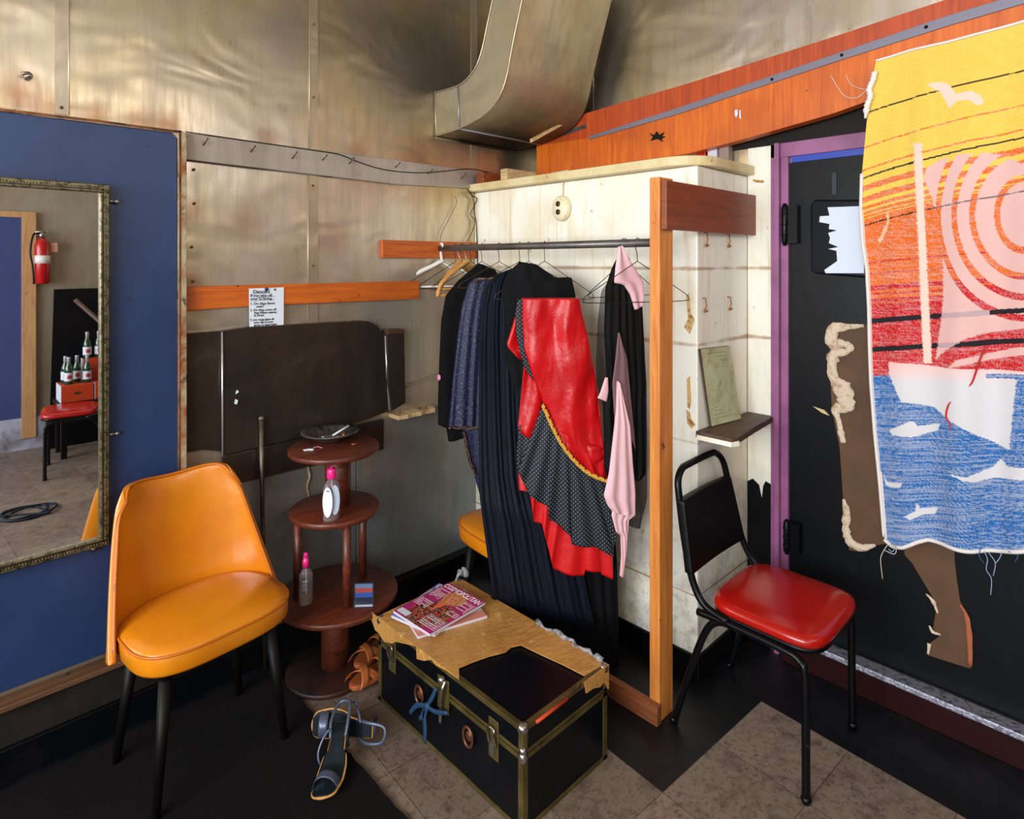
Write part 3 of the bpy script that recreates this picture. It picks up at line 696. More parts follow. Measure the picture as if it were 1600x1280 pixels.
for L_, w_ in (([(1447, 928), (1458, 940), (1465, 958)], [.003, .007, .003]), ([(1452, 978), (1458, 988), (1470, 992)], [.003, .006, .003]), ([(1452, 1006), (1450, 1022)], [.006, .004])):
    obj('torn_edge', ribbon(L_, w_, .022), M_FLUFF, tp)
mb = ribbon([(1500, 945), (1511, 965), (1515, 1000), (1516, 1040)], [.004, .007, .008, .006], .022); obj('torn_edge', mb, mat('reddish_torn_edge', srgb(170, 96, 62), .8), tp)
# threshold: dark red step and aluminium strip
mb = MB(); mb.box((XR - .075, -.9, 0), (XR, 1.03, .1)); struct('trim_10', mb, M_DARKRED, .003)
mb = MB(); mb.box((XR - .085, -.9, .1), (XR - .02, .93, .122)); struct('trim_11', mb, M_CHROME, .004)

# ------------------------------------------------------------------ beam over the door
XBM = 2.52
bm_ = thing('door_beam', 'long orange plywood beam over the black door resting on the white box', 'beam', (XBM, 1.4, 2.12))
obj('upper_panel', rw([(838, 205), (918, 176), (1072, 131), (1300, 58), (1475, 0), (1640, -55), (1640, -20), (1590, 2), (1300, 91), (918, 216), (838, 228)], 0, .06, XBM), W_BEAM2, bm_, .002)
obj('lower_panel', rw([(918, 216), (1300, 91), (1590, 2), (1640, -14), (1640, 74), (1350, 160), (1300, 178), (1150, 221), (1072, 241), (920, 262)], -.004, .055, XBM), W_BEAM, bm_, .002)
obj('end_panel', rw([(838, 222), (914, 199), (921, 201), (921, 258), (926, 262), (838, 277)], -.001, .05, XBM), W_BEAM, bm_, .002)
obj('metal_channel', rw([(848, 217), (915, 194), (915, 200), (848, 223)], .004, .03, XBM), M_ROD, bm_)
obj('metal_channel', rw([(920, 213), (1060, 168), (1300, 86), (1475, 26), (1590, -9), (1640, -26), (1640, -6), (1590, 8), (1475, 42), (1300, 98), (1060, 178), (920, 218)], .004, .03, XBM), mat('lilac_steel_channel', srgb(128, 124, 140), .4, .4), bm_, .001)
mb = MB()
for x, y in ((1206, 124), (1315, 86), (1447, 42)): mb.ball(onX(x, y, XBM - .006), .006, 8)
obj('screw', mb, M_DARK, bm_)
def splat(poly, x, m, par, nm): obj(nm, rw(poly, .0015, .0025, x), m, par)
splat([(1014, 208), (1022, 211), (1026, 205), (1030, 211), (1038, 206), (1034, 213), (1040, 213), (1033, 217), (1036, 222), (1027, 217), (1016, 220), (1020, 214)], XBM, M_DARK, bm_, 'burn_mark')
splat([(1148, 172), (1152, 171), (1153, 178), (1150, 184), (1148, 180)], XBM, M_CARTONW, bm_, 'paint_spot')
splat([(1155, 172), (1157, 172), (1158, 186), (1155, 184)], XBM, M_CARTONW, bm_, 'paint_spot')
# stick and scraps at its left end
mb = MB(); a = CAM + ray(828, 219) * 3.08; b = onX(896, 183, XBM - .006)
mb.hexa([a + Vector(v) for v in ((0, 0, -.012), (0, -.02, -.012), (0, -.02, .006), (0, 0, .006))] + [b + Vector(v) for v in ((0, 0, -.008), (0, -.012, -.008), (0, -.012, .006), (0, 0, .006))])
tag(obj('wood_stick', mb, W_SCRAP), 'short pale wooden stick lying across the left end of the orange beam', 'stick')
def slab(px, z, th, m, nm, label, cat):
    mb = MB(); mb.prism([onZ(a, b, z) for a, b in px], (0, 0, th)); return tag(obj(nm, mb, m, None, .001), label, cat)
mb = MB(); mb.box((2.2, 2.3, 2.062), (2.42, 2.35, 2.13)); tag(obj('scrap_plank', mb, W_SCRAP, None, .003), 'short cream plank on the shelf in the corner below the duct', 'plank')
mb = MB(); mb.hexa([(2.16, 2.44, 2.062), (2.5, 2.40, 2.062), (2.5, 2.46, 2.062), (2.16, 2.5, 2.062), (2.16, 2.44, 2.12), (2.5, 2.40, 2.12), (2.5, 2.46, 2.12), (2.16, 2.5, 2.12)])
tag(obj('scrap_plank', mb, W_HEAD, None, .003), 'reddish offcut of wood behind the cream plank on the corner shelf', 'plank')
mb = MB(); mb.hexa([(2.2, 2.22, 2.062), (2.25, 1.93, 2.062), (2.40, 1.93, 2.062), (2.35, 2.22, 2.062), (2.2, 2.22, 2.066), (2.25, 1.93, 2.085), (2.40, 1.93, 2.085), (2.35, 2.22, 2.066)])
tag(obj('white_board', mb, mat('white_card', srgb(210, 208, 206), .6)), 'flat white offcut of board on the shelf under the beam', 'board')
for k, (y, h, m_, lb) in enumerate(((1.385, .12, M_REDV, 'small red box on the shelf under the beam'), (1.33, .12, M_CARTONW, 'small white striped box on the shelf beside the red one'), (1.275, .13, mat('grey_box', srgb(150, 130, 120), .6), 'small brownish box on the shelf nearest the white wall strip'))):
    mb = MB(); mb.box((2.575, y, 2.062), (2.618, y + .045, 2.062 + .1)); tag(obj('small_box', mb, m_, None, .003), lb, 'box')

# ------------------------------------------------------------------ beach towel
def seg_y(x, yl, yr): return yl + (yr - yl) * max(0, (x - 1348) / 238) ** .82
YEL, ORG, RED, BLU, PNK, WHT, BLK = srgb(228, 192, 78), srgb(222, 102, 18), srgb(196, 24, 26), srgb(28, 100, 170), srgb(224, 180, 174), srgb(214, 212, 216), srgb(30, 26, 32)
def inpoly(x, y, P):
    c = False; j = len(P) - 1
    for i in range(len(P)):
        if (P[i][1] > y) != (P[j][1] > y) and x < (P[j][0] - P[i][0]) * (y - P[i][1]) / (P[j][1] - P[i][1]) + P[i][0]: c = not c
        j = i
    return c
def z7(L): return [(1270 + a / 2.133, 500 + b / 2.133) for a, b in L]
def z6(L): return [(1270 + a / 2.845, 150 + b / 2.845) for a, b in L]
def z4(L): return [(1150 + a / 3.2, b / 3.2) for a, b in L]
BIRD = z4([(955, 420), (1010, 410), (1060, 420), (1085, 445), (1100, 470), (1180, 455), (1225, 480), (1240, 512), (1215, 530), (1160, 500), (1110, 505), (1065, 545), (1052, 510), (1020, 460), (985, 440)])
BIRD2 = z6([(330, 505), (335, 560), (322, 600), (290, 660), (283, 640), (310, 590), (325, 560), (322, 530)])
HULL = [(1387, 566), (1440, 570), (1480, 575), (1640, 582), (1640, 589), (1589, 589), (1582, 650), (1577, 704), (1530, 682), (1486, 657), (1457, 636), (1430, 631), (1408, 629), (1387, 584)]
SAIL = z6([(495, 375), (530, 450), (555, 560), (575, 700), (582, 850), (570, 1000), (545, 1172), (600, 1125), (665, 1090), (760, 1058), (920, 1036), (1100, 1010), (1100, 300), (920, 300), (850, 262), (760, 252), (640, 262), (560, 285), (500, 325)])
MAST = z6([(447, 210), (485, 210), (500, 600), (527, 1190), (490, 1190), (470, 700)])
REDA = z6([(545, 1178), (600, 1130), (665, 1085), (760, 1055), (1100, 1020), (1100, 1110), (900, 1120), (760, 1150), (640, 1172)])
REDB = z6([(640, 1215), (700, 1190), (800, 1175), (1100, 1130), (1100, 1215), (800, 1222), (700, 1228)])
PINKB = z6([(640, 1172), (760, 1150), (900, 1120), (1100, 1100), (1100, 1140), (900, 1155), (700, 1190), (600, 1210)])
CAPS = [z7(x) for x in ([(250, 370), (330, 335), (350, 355), (425, 345), (415, 370), (330, 392), (260, 385)], [(450, 510), (520, 520), (570, 502), (600, 492), (625, 465), (650, 490), (780, 495), (780, 535), (600, 530), (540, 540), (500, 530)],
                        [(232, 520), (242, 545), (300, 545), (290, 560), (250, 562), (235, 550)], [(305, 655), (340, 640), (345, 610), (357, 630), (415, 628), (405, 650), (360, 652), (325, 668)])]
rs = random.Random(3)
STREAK = [[(rs.uniform(1340, 1640), rs.uniform(8, 60)) for _ in range(2)] for _ in range(1100)]
def towel_col(x, y, le):
    jit = (hash((int(y * 1.3), int(x / 5))) % 100) / 100 * 2 - 1
    X, Y = x + jit * 1.3, y
    def sy(a, b): return Y - seg_y(x, a, b)
    base = YEL
    if sy(286, 228) > 0:
        if sy(290, 232) > 0 and sy(299, 242) < 0: base = ORG
        elif sy(308, 252) > 0 and sy(317, 263) < 0: base = ORG
        elif sy(323, 270) > 0 and sy(328, 276) < 0: base = ORG
        elif sy(331, 280) > 0: base = ORG
        if 0 < sy(336, 286) < 1.8 or 0 < sy(342, 290) < 1.2: base = YEL
    if sy(231, 166) > 0 and sy(233, 168) < 0: base = ORG
    if sy(265, 204) > 0 and sy(267.5, 206.5) < 0: base = ORG
    for a, b, t in ((411, 390, 2.2), (428, 412, 2), (448, 432, 8), (460, 447, 3)):
        if 0 < sy(a, b) < t: base = RED
    if sy(468, 458) > 0: base = RED
    if 0 < sy(475, 462) < 1.5 : base = ORG
    if Y > 588 + (0 if x < 1388 else 0): base = BLU
    if x > 1387 and Y > 589: base = BLU
    for a, b, t in ((178, 112, 2.2), (277, 216, 2.6), (352, 300, 2.0)):
        if 0 < sy(a, b) < t: base = BLK
    blk2 = 0 < sy(500, 482) < 8 or 0 < sy(545, 529) < 8
    if blk2: base = BLK
    if inpoly(X, Y, SAIL):
        under = base; base = PNK
        for rx, ry in ((134, 162), (108, 129), (80, 97), (43, 56)):
            d = math.hypot((x - 1600) / rx, (Y - 335) / ry); w = 4.6 / rx
            if abs(d - 1) < w:
                base = under if under != BLK else ORG
                if Y > 425 and base == ORG: base = RED if Y > 445 else ORG
        if blk2: base = srgb(190, 160, 165) if x < 1545 else BLK
        if 0 < sy(352, 300) < 2: base = srgb(120, 100, 110)
    if inpoly(X, Y, REDA) and not blk2: base = RED
    if inpoly(X, Y, PINKB): base = PNK
    if inpoly(X, Y, REDB): base = RED
    if inpoly(X, Y, HULL): base = tuple(lerp(a, b, min(1, max(0, (Y - 570) / 30))) for a, b in zip(srgb(240, 196, 190), WHT))
    if 585 < Y < 592 and X > 1540: base = BLU
    if inpoly(X, Y, MAST): base = srgb(236, 204, 190)
    if inpoly(X, Y, BIRD): base = srgb(228, 205, 188)
    if inpoly(X, Y, BIRD2): base = srgb(236, 190, 150)
    for c in CAPS:
        if inpoly(X, Y, c): base = WHT
    if base == YEL:
        h = hash((int(y * 1.3), int(x * .8), 5)) % 100
        base = tuple(lerp(a, b, .22 * (h < 35)) for a, b in zip(base, srgb(240, 226, 150)))
    if base in (RED, BLU, ORG):
        r = int(Y * 1.25) % 1100
        amt = .35 if base == BLU else .22
        for cx, w in STREAK[r]:
            if abs(x - cx) < w * (1.0 if base == BLU else .5): base = tuple(lerp(a, b, amt) for a, b in zip(base, WHT)); break
        h = hash((int(Y * 1.3), int(x * .8))) % 100
        if h < 22: base = tuple(lerp(a, b, .28) for a, b in zip(base, WHT))
    if x < le + 4 and Y > 330: base = srgb(232, 214, 204)
    return base
tw = thing('beach_towel', 'large colourful beach towel with sailboat, sun and waves hanging over the black door', 'towel', onX(1470, 860, 2.4))
LE = [(1368, 94), (1363, 118), (1356, 160), (1350, 220), (1345, 270), (1343, 330), (1346, 380), (1352, 420), (1355, 480), (1356, 540), (1358, 600), (1364, 680), (1372, 760), (1379, 846)]
TOPE = [(1368, 95), (1420, 79), (1480, 66), (1540, 50), (1600, 33), (1650, 20)]
BOTE = [(1379, 846), (1392, 856), (1410, 856), (1432, 848), (1448, 845), (1480, 852), (1520, 860), (1560, 863), (1600, 860), (1650, 856)]
nu, nv = 210, 640; XT = 2.478
cols = []; TWV = []
def yat(P, x):
    for i in range(1, len(P)):
        if x <= P[i][0]: return lerp(P[i - 1][1], P[i][1], (x - P[i - 1][0]) / (P[i][0] - P[i - 1][0]))
    return P[-1][1]
def towel_pt(u, v):
    l = poly_at(LE, v); xl = l[0]; x = lerp(xl, 1650, u)
    yt = yat(TOPE, max(x, 1368)); yb = yat(BOTE, max(x, 1379)); y = lerp(yt, yb, v)
    fold = (.018 * math.sin(u * 9 + .6) * math.exp(-u * 1.6) + .010 * math.sin(u * 19 + v * 2.2) * (.5 + v)) * min(1, .3 + v * 2) + .012 * math.exp(-((u - .22) / .05) ** 2) * math.sin(PI * min(v * 1.4, 1))
    p = onX(x, y, XT); cols.append((x, y, xl))
    return p + Vector((fold, 0, 0)), (0, 0)
mb = MB(); mb.grid(towel_pt, nu, nv)
CL = [towel_col(*c) for c in cols]
wh = srgb(226, 220, 216)
tb = MB(); tb.v = mb.v + [p + Vector((.006, 0, 0)) for p in mb.v]; N = len(mb.v)
tb.f = mb.f + [tuple(N + i for i in reversed(f)) for f in mb.f]; tb.mi = [0] * len(tb.f); tb.smooth = [True] * len(tb.f)
W = nu + 1; loop = list(range(W)) + [j * W + nu for j in range(1, nv + 1)] + [nv * W + i for i in range(nu - 1, -1, -1)] + [j * W for j in range(nv - 1, 0, -1)]
tb.f += [(loop[k], loop[k] + N, loop[(k + 1) % len(loop)] + N, loop[(k + 1) % len(loop)]) for k in range(len(loop))]; tb.mi = [0] * len(tb.f); tb.smooth = [True] * len(tb.f)
obj('towel_cloth', tb, M_TOWEL, tw, colors=CL + CL)
M_HEM = mat('white_hem', srgb(226, 220, 216), .8)
mb = MB(); vv = tb.v
mb.tube([vv[nv * W + i] + Vector((-.002, 0, 0)) for i in range(0, nu + 1, 3)], .007, 6); obj('hem', mb, M_HEM, tw)
mb = MB(); mb.tube([vv[i] + Vector((-.001, 0, 0)) for i in range(0, nu + 1, 3)], .005, 6); obj('hem', mb, M_HEM, tw)
mb = MB(); mb.tube([vv[j * W] + Vector((-.001, 0, 0)) for j in range(150, nv + 1, 6)], .006, 6); obj('hem', mb, M_HEM, tw)
mb = MB(); mb.tube(crom([onX(x, y, XT - .008) for x, y in ((1367, 112), (1364, 125), (1358, 140), (1360, 150), (1355, 165), (1352, 185))]), [.008, .012, .009, .012, .008, .012, .01] * 4 + [.006, .005, .004], 7); obj('hem_tear', mb, M_HEM, tw)
def threads(L, m, nm, r=.0013):
    for P in L:
        mb = MB(); mb.tube(crom([onX(a, b, XT - .012) for a, b in P], 5), r, 5); obj(nm, mb, m, tw)
M_WT = mat('white_thread', srgb(206, 196, 186), .8)
threads([[(1298, 118), (1308, 135), (1320, 150), (1338, 153), (1352, 143), (1360, 145)], [(1322, 117), (1328, 130), (1340, 137), (1352, 140)], [(1388, 850), (1380, 862), (1376, 875), (1379, 905)], [(1390, 852), (1400, 858), (1397, 866), (1382, 860)]], M_WT, 'loose_thread')
threads([[(1538, 862), (1543, 875), (1541, 890), (1549, 905), (1548, 930)], [(1545, 864), (1555, 880), (1552, 900)], [(1565, 864), (1562, 872), (1556, 880)], [(1400, 850), (1395, 862), (1388, 858)]], mat('pale_blue_thread', srgb(140, 170, 200), .8), 'loose_thread')
threads([[(1575, 862), (1590, 868), (1586, 878)], [(1532, 856), (1530, 870), (1538, 880)]], mat('blue_thread', srgb(30, 90, 150), .8), 'loose_thread')
threads([[(1494, 545), (1491, 560), (1497, 585), (1503, 615), (1500, 624), (1484, 630), (1478, 650), (1484, 662), (1485, 672)], [(1538, 545), (1530, 565), (1520, 595), (1513, 605)]], mat('red_thread', srgb(190, 30, 26), .8), 'loose_thread', .003)

# ------------------------------------------------------------------ outlet, screws and wall odds
ol = thing('round_outlet', 'yellowed round porcelain double socket on the white box above the rod', 'electrical outlet', onX(881, 345, XA))
c = onX(881, 326, XA); mb = MB()
vs_prof = [(.052, 0), (.056, .012), (.054, .028), (.046, .036), (.0001, .037)]
def lathe_x(mb, prof, c, seg=28, sy=1, sz=1, dirx=-1):
    vs = [];
    for r, h in prof:
        for j in range(seg): a = 2 * PI * j / seg; vs.append((c.x + dirx * h, c.y + r * sy * math.cos(a), c.z + r * sz * math.sin(a)))
    n = len(prof)
    return mb.add(vs, [(i * seg + j, i * seg + (j + 1) % seg, (i + 1) * seg + (j + 1) % seg, (i + 1) * seg + j) for i in range(n - 1) for j in range(seg)] + [tuple(range(seg))], smooth=True)
lathe_x(mb, vs_prof, c, 28, .9, 1.08); obj('body', mb, M_PORC, ol)
for dz in (.02, -.018):
    mb = MB(); lathe_x(mb, [(.013, 0), (.013, .039), (.0001, .0395)], c + Vector((0, .004, dz)), 16); obj('socket', mb, mat('brown_bakelite', srgb(50, 30, 20), .4), ol)
mb = MB(); mb.tube([c + Vector((-.01, 0, .055)), c + Vector((-.012, -.002, .09)), Vector((XA - .01, c.y - .004, 2.02))], .003, 6); obj('cord', mb, M_PORC, ol)
def hook(px, py, nm, lb, onA=False):
    p = onX(px, py, XA) if onA else onY(px, py, YB)
    d = Vector((-1, 0, 0)) if onA else Vector((0, -1, 0))
    mb = MB(); mb.tube([p, p + d * .012, p + d * .016 + Vector((0, 0, -.03)), p + d * .010 + Vector((0, 0, -.045)), p + d * .022 + Vector((0, 0, -.05))], .0028, 6); mb.ball(p + d * .012 + Vector((0, 0, -.05)), .007, 8)
    tag(obj(nm, mb, mat('rusty_hook', srgb(150, 96, 50), .5, .4)), lb, 'hook')
hook(1100, 364, 'rusty_hook', 'rusty hook under the red-brown board, the one nearer the box corner')
hook(1135, 366, 'rusty_hook', 'rusty hook under the red-brown board, the one nearer the door')
hook(1098, 466, 'rusty_hook', 'small rusty hook low on the box side above the clipboard, nearer its corner')
hook(1137, 464, 'rusty_hook', 'small rusty hook low on the box side above the clipboard, nearer the door')
p = onX(1188, 283, XR - .008); mb = MB(); mb.tube([p, p + Vector((-.02, .01, 0)), p + Vector((-.022, .022, .004))], .004, 7); mb.tube([p + Vector((0, .016, 0)), p + Vector((-.012, -.016, -.004))], .005, 7)
tag(obj('brass_hook', mb, M_GOLDTRIM), 'small brass hook on the white strip beside the purple door frame', 'hook')
p = onY(40, 122, YL); mb = MB(); mb.tube([p, p + Vector((.003, -.03, .01)), p + Vector((-.012, -.035, .005))], .006, 8); mb.ball(p + Vector((.006, -.02, .005)), .012, 10)
tag(obj('bent_hook', mb, M_NICKEL), 'bent metal hook on the metal wall above the blue door', 'hook')

# ------------------------------------------------------------------ garment rack
XROD, ZROD = 1.935, 1.712
rk = thing('garment_rack', 'home-made clothes rack of pine post, steel rod and red-brown header board', 'clothes rack', (1.945, 1.22, 0))
mb = MB(); mb.box((1.895, 1.196, 0), (1.985, 1.238, 1.945)); obj('post', mb, W_POST, rk, .003)
zt, zb_ = onY(1018, 278, 1.18).z, onY(1018, 357, 1.18).z
mb = MB(); mb.box((1.902, 1.172, zb_), (XR - .001, 1.194, zt)); obj('header_board', mb, W_HEAD, rk, .002)
mb = MB(); mb.tube([(XROD, YL - .024, ZROD), (XROD, 1.236, ZROD)], .0155, 16); obj('rod', mb, M_ROD, rk)
obj('wall_board', lw([(598, 375), (745, 379), (745, 404), (598, 403)], .024), wood('rough_orange_board', srgb(206, 104, 34), srgb(160, 64, 20), .6, 'X', 1.6), rk, .002)
mb = MB(); mb.box((1.87, 1.19, 0), (1.899, 1.50, .07)); obj('foot_board', mb, wood('foot_wood', srgb(150, 84, 44), srgb(96, 50, 28), .6, 'Y'), rk, .003)
mb = MB()
for x, y in ((1032, 379),): pass

def wire_hanger(loc, rz, w=.2, h=.13, name='wire_hanger', m=None, label='', group=None, hr=.019, drop=.0, ret=False):
    """origin at the rod's top contact; plane x-z local"""
    t = thing(name, label, 'hanger', (0, 0, 0), group)
    zt = .002
    hook = [(hr * math.cos(a), 0, -.0175 + hr * math.sin(a)) for a in [math.radians(-35 + 215 * i / 12) for i in range(13)]]
    # hook wraps over the rod: in local y-z when hanger faces across the rod
    pts = [(0, p[0], p[2]) for p in hook]
    pts = [(0, -q[1], q[2]) for q in pts]
    neck = [(0, .006, -.06), (0, .0, -.085 - drop)]
    nz = -.085 - drop
    mb = MB(); mb.tube(crom([Vector(p) for p in pts[::-1]][::-1] + [Vector((0, hr * .9, -.03)), Vector((0, .004, -.055)), Vector((0, 0, nz))], 3), .0016, 6); obj('hook', mb, m or M_WIRE, t, local=True)
    mb = MB(); mb.tube(crom([Vector(p) for p in ((0, 0, nz), (.02, 0, nz - .012), (w * .55, 0, nz - h * .52), (w * .95, 0, nz - h * .9), (w, 0, nz - h), (w * .94, 0, nz - h - .012), (0, 0, nz - h - .014), (-w * .94, 0, nz - h - .012), (-w, 0, nz - h), (-w * .95, 0, nz - h * .9), (-w * .55, 0, nz - h * .52), (-.02, 0, nz - .012), (0, 0, nz))], 4), .0016, 6)
    obj('frame', mb, m or M_WIRE, t, local=True)
    t.location = loc; t.rotation_euler = (0, 0, rz); return t
rodp = lambda px: Vector((XROD, XROD * (SA - CA * (px - CX) / F) / (CA + SA * (px - CX) / F), ZROD + .0175))
G = 'hangers on the rod'
wire_hanger(rodp(694), math.radians(-18), .20, .12, label='empty brown wire hanger right behind the white plastic hanger', group=G)
wire_hanger(rodp(712), math.radians(-8), .20, .12, label='empty wire hanger between the white and the wooden hanger', group=G, m=M_DWIRE)
wire_hanger(rodp(722), math.radians(6), .20, .125, label='empty wire hanger just behind the wooden hanger', group=G)
wire_hanger(rodp(736), math.radians(-14), .19, .12, label='empty wire hanger between the wooden hanger and black cardigan', group=G, m=M_DWIRE)
wire_hanger(rodp(753), math.radians(-22), .19, .11, label='wire hanger holding the black cardigan', group=G)
wire_hanger(rodp(780), math.radians(-24), .19, .11, label='wire hanger holding the navy paisley dress', group=G)
wire_hanger(rodp(812), math.radians(-32), .2, .11, label='wire hanger holding the long navy pleated gown', group=G, m=M_DWIRE)
wire_hanger(rodp(826), math.radians(-36), .2, .12, label='wire hanger holding the black strapless dress', group=G)
wire_hanger(rodp(851), math.radians(-40), .21, .15, label='wire hanger carrying the red satin dress', group=G)
wire_hanger(rodp(975), math.radians(-5), .19, .12, label='wire hanger holding the sheer black gown with pink scarf', group=G, m=M_DWIRE)
wire_hanger(rodp(996), math.radians(-26), .22, .14, label='empty wire hanger poking out behind the pine post', group=G, m=M_DWIRE)
# white plastic hanger
def bar_hanger(name, label, px, rz, m, mh, thick, w, h, hookr=.0016, bar=True, hr=.021):
    t = thing(name, label, 'hanger', (0, 0, 0), G)
    mb = MB(); hk = [(0, -hr * math.cos(a) , -.0175 + hr * math.sin(a)) for a in [math.radians(-30 + 210 * i / 12) for i in range(13)]][::-1]
    hk = [(0, -p[1], p[2]) for p in hk]
    hk = [Vector(p) for p in hk]
    hk = hk if hk[-1].y > hk[0].y else hk[::-1]
    mb.tube(crom(hk + [Vector((0, .012, -.045)), Vector((0, .002, -.07)), Vector((0, 0, -.095))], 3), hookr, 8); obj('hook', mb, mh, t, local=True)
    nz = -.09
    top = [(-w, nz - h), (-w * .93, nz - h * .78), (-w * .6, nz - h * .42), (-w * .2, nz - h * .12), (0, nz + .004), (w * .2, nz - h * .12), (w * .6, nz - h * .42), (w * .93, nz - h * .78), (w, nz - h)]
    P = crom([Vector((x, 0, z)) for x, z in top], 4); n = len(P)
    mb = MB(); mb.tube(P, [thick * (1.0 + .5 * math.sin(PI * i / (n - 1))) for i in range(n)], 10); obj('shoulders', mb, m, t, local=True)
    if bar: mb = MB(); mb.tube([(-w * .95, 0, nz - h + .006), (w * .95, 0, nz - h + .006)], thick * .75, 8); obj('bar', mb, m, t, local=True)
    t.location = rodp(px); t.rotation_euler = (0, 0, rz); return t
bar_hanger('plastic_hanger', 'white plastic hanger, first on the rod at the wall end', 690, math.radians(-20), M_PLASTIC, M_PLASTIC, .008, .215, .13, .007, True, .024)
bar_hanger('wooden_hanger', 'pale wooden hanger beside the white plastic one', 719, math.radians(20), W_HANGER, M_NICKEL, .0095, .205, .16, .0018, True)
bar_hanger('wooden_hanger', 'pale wooden hanger mostly hidden behind the front wooden one', 729, math.radians(8), W_HANGER, M_NICKEL, .0085, .19, .13, .0018, True)

# ------------------------------------------------------------------ garments
class GP:
    """vertical plane a garment hangs in"""
    def __init__(s, x, y, deg):
        s.p = Vector((x, y, 0)); a = math.radians(deg); s.d = Vector((math.cos(a), -math.sin(a), 0)); s.n = Vector((-s.d.y * -1, 0, 0))
        s.n = Vector((-math.sin(a), -math.cos(a), 0))   # towards the camera
    def at(s, px, py, off=0):
        return on_plane(s.p + s.n * off, s.n, px, py)
def cloth(gp, L, Rr, nu, nv, fold, off=0, th=.03, uvs=1.0, belly=.02, push=None):
    """surface between left polyline L and right polyline Rr, closed at the back"""
    mb = MB()
    def fn(u, v):
        a = poly_at(L, v); b = poly_at(Rr, v); px, py = lerp(a[0], b[0], u), lerp(a[1], b[1], u)
        p = gp.at(px, py, off); f = fold(u, v) + belly * math.sqrt(max(0, 1 - (2 * u - 1) ** 2))
        q = p + gp.n * (f + (push(v) if push else 0))
        return q, ((p - gp.p).dot(gp.d) * uvs, p.z * uvs)
    def thf(u, v):
        return -gp.n * (fold(u, v) + th * .25 + (belly + th * .6) * math.sqrt(max(0, 1 - (2 * u - 1) ** 2)) + .002)
    mb.grid(fn, nu, nv, thf); return mb
def folds(n, amp, ph=0, grow=.3, n2=0, a2=0):
    return lambda u, v: amp * (grow + (1 - grow) * v) * (.55 + .9 * abs(noise.noise(Vector((u * n * .45, v * 1.5, ph))))) * math.sin(u * n * 2 * PI + ph + .8 * math.sin(v * 3 + ph) + 3.2 * noise.noise(Vector((u * n * .3, v * 1.2, ph + 7)))) + a2 * math.sin(u * n2 * 2 * PI + 1.7 * ph + v)
# black cardigan
g1 = GP(XROD, 2.22, 26)
t = thing('black_cardigan', 'plain black cardigan, first garment on the rod next to the hangers', 'garment', g1.p + Vector((0, 0, .8)))
obj('body', cloth(g1, [(748, 412), (738, 420), (715, 440), (697, 462), (690, 500), (687, 560), (685, 620), (685, 664)], [(756, 414), (775, 422), (782, 445), (780, 470), (775, 520), (770, 560), (765, 620), (762, 690)], 60, 60, folds(3, .006, .4)), M_JKT, t)
obj('hem', cloth(g1, [(695, 640), (698, 670), (701, 690)], [(762, 640), (745, 684), (735, 680)], 30, 12, folds(2, .004), off=-.01), M_JKT, t)
mb = MB(); p = g1.at(686, 590, .01); mb.ball(p, .012, 10, (.6, 1, 1.2)); obj('pink_tag', mb, mat('pink_tag', srgb(226, 140, 180), .5), t)
# navy paisley dress
g2 = GP(XROD, 2.07, 28)
t = thing('paisley_dress', 'navy paisley dress with bronze sequin hems, beside the black cardigan', 'garment', g2.p + Vector((0, 0, .6)))
obj('sleeve', cloth(g2, [(742, 434), (732, 445), (722, 480), (716, 520), (708, 590), (701, 668)], [(775, 434), (772, 460), (765, 520), (762, 600), (760, 669)], 60, 60, folds(4, .006, 1.1, .4)), M_PAIS, t)
obj('skirt', cloth(g2, [(722, 640), (724, 672), (729, 700), (734, 725), (742, 745), (752, 780), (757, 810)], [(775, 640), (775, 690), (772, 730), (768, 770), (765, 812)], 50, 50, folds(3, .006, .2, .5), off=-.012), M_PAIS, t)
mb = MB(); mb.tube([g2.at(lerp(701, 762, k / 20), 669 - 1.0 * math.sin(k), .02 + .012 * math.sin(PI * k / 20)) for k in range(21)], .0055, 6); obj('sequin_trim', mb, M_SEQ, t)
mb = MB(); mb.tube([g2.at(a, b, .012) for a, b in ((724, 675), (729, 697), (731, 708), (734, 722), (739, 733), (743, 742))], .007, 6); obj('sequin_trim', mb, M_SEQ, t)
mb = MB(); mb.tube(crom([g2.at(a, b, .034) for a, b in ((741, 441), (750, 436), (762, 437), (775, 434))], 4), .006, 6); obj('beaded_neckline', mb, M_SEQ, t)
# long navy gown, pleated
g3 = GP(XROD, 1.83, 38)
t = thing('navy_gown', 'long dark navy pleated gown reaching almost to the floor behind the trunk', 'garment', g3.p + Vector((0, 0, .2)))
obj('body', cloth(g3, [(778, 428), (760, 445), (752, 480), (748, 560), (745, 650), (744, 740), (752, 800), (760, 860), (762, 905), (780, 935)], [(822, 412), (836, 430), (842, 480), (845, 560), (848, 650), (855, 740), (880, 800), (900, 900), (920, 970), (945, 1003)], 200, 80, folds(14, .0042, .3, .55, 5, .005), push=lambda v: .28 * max(0, min(1, (v - .2) / .42)) * (1 - .55 * max(0, (v - .84) / .16))), M_GOWN, t)
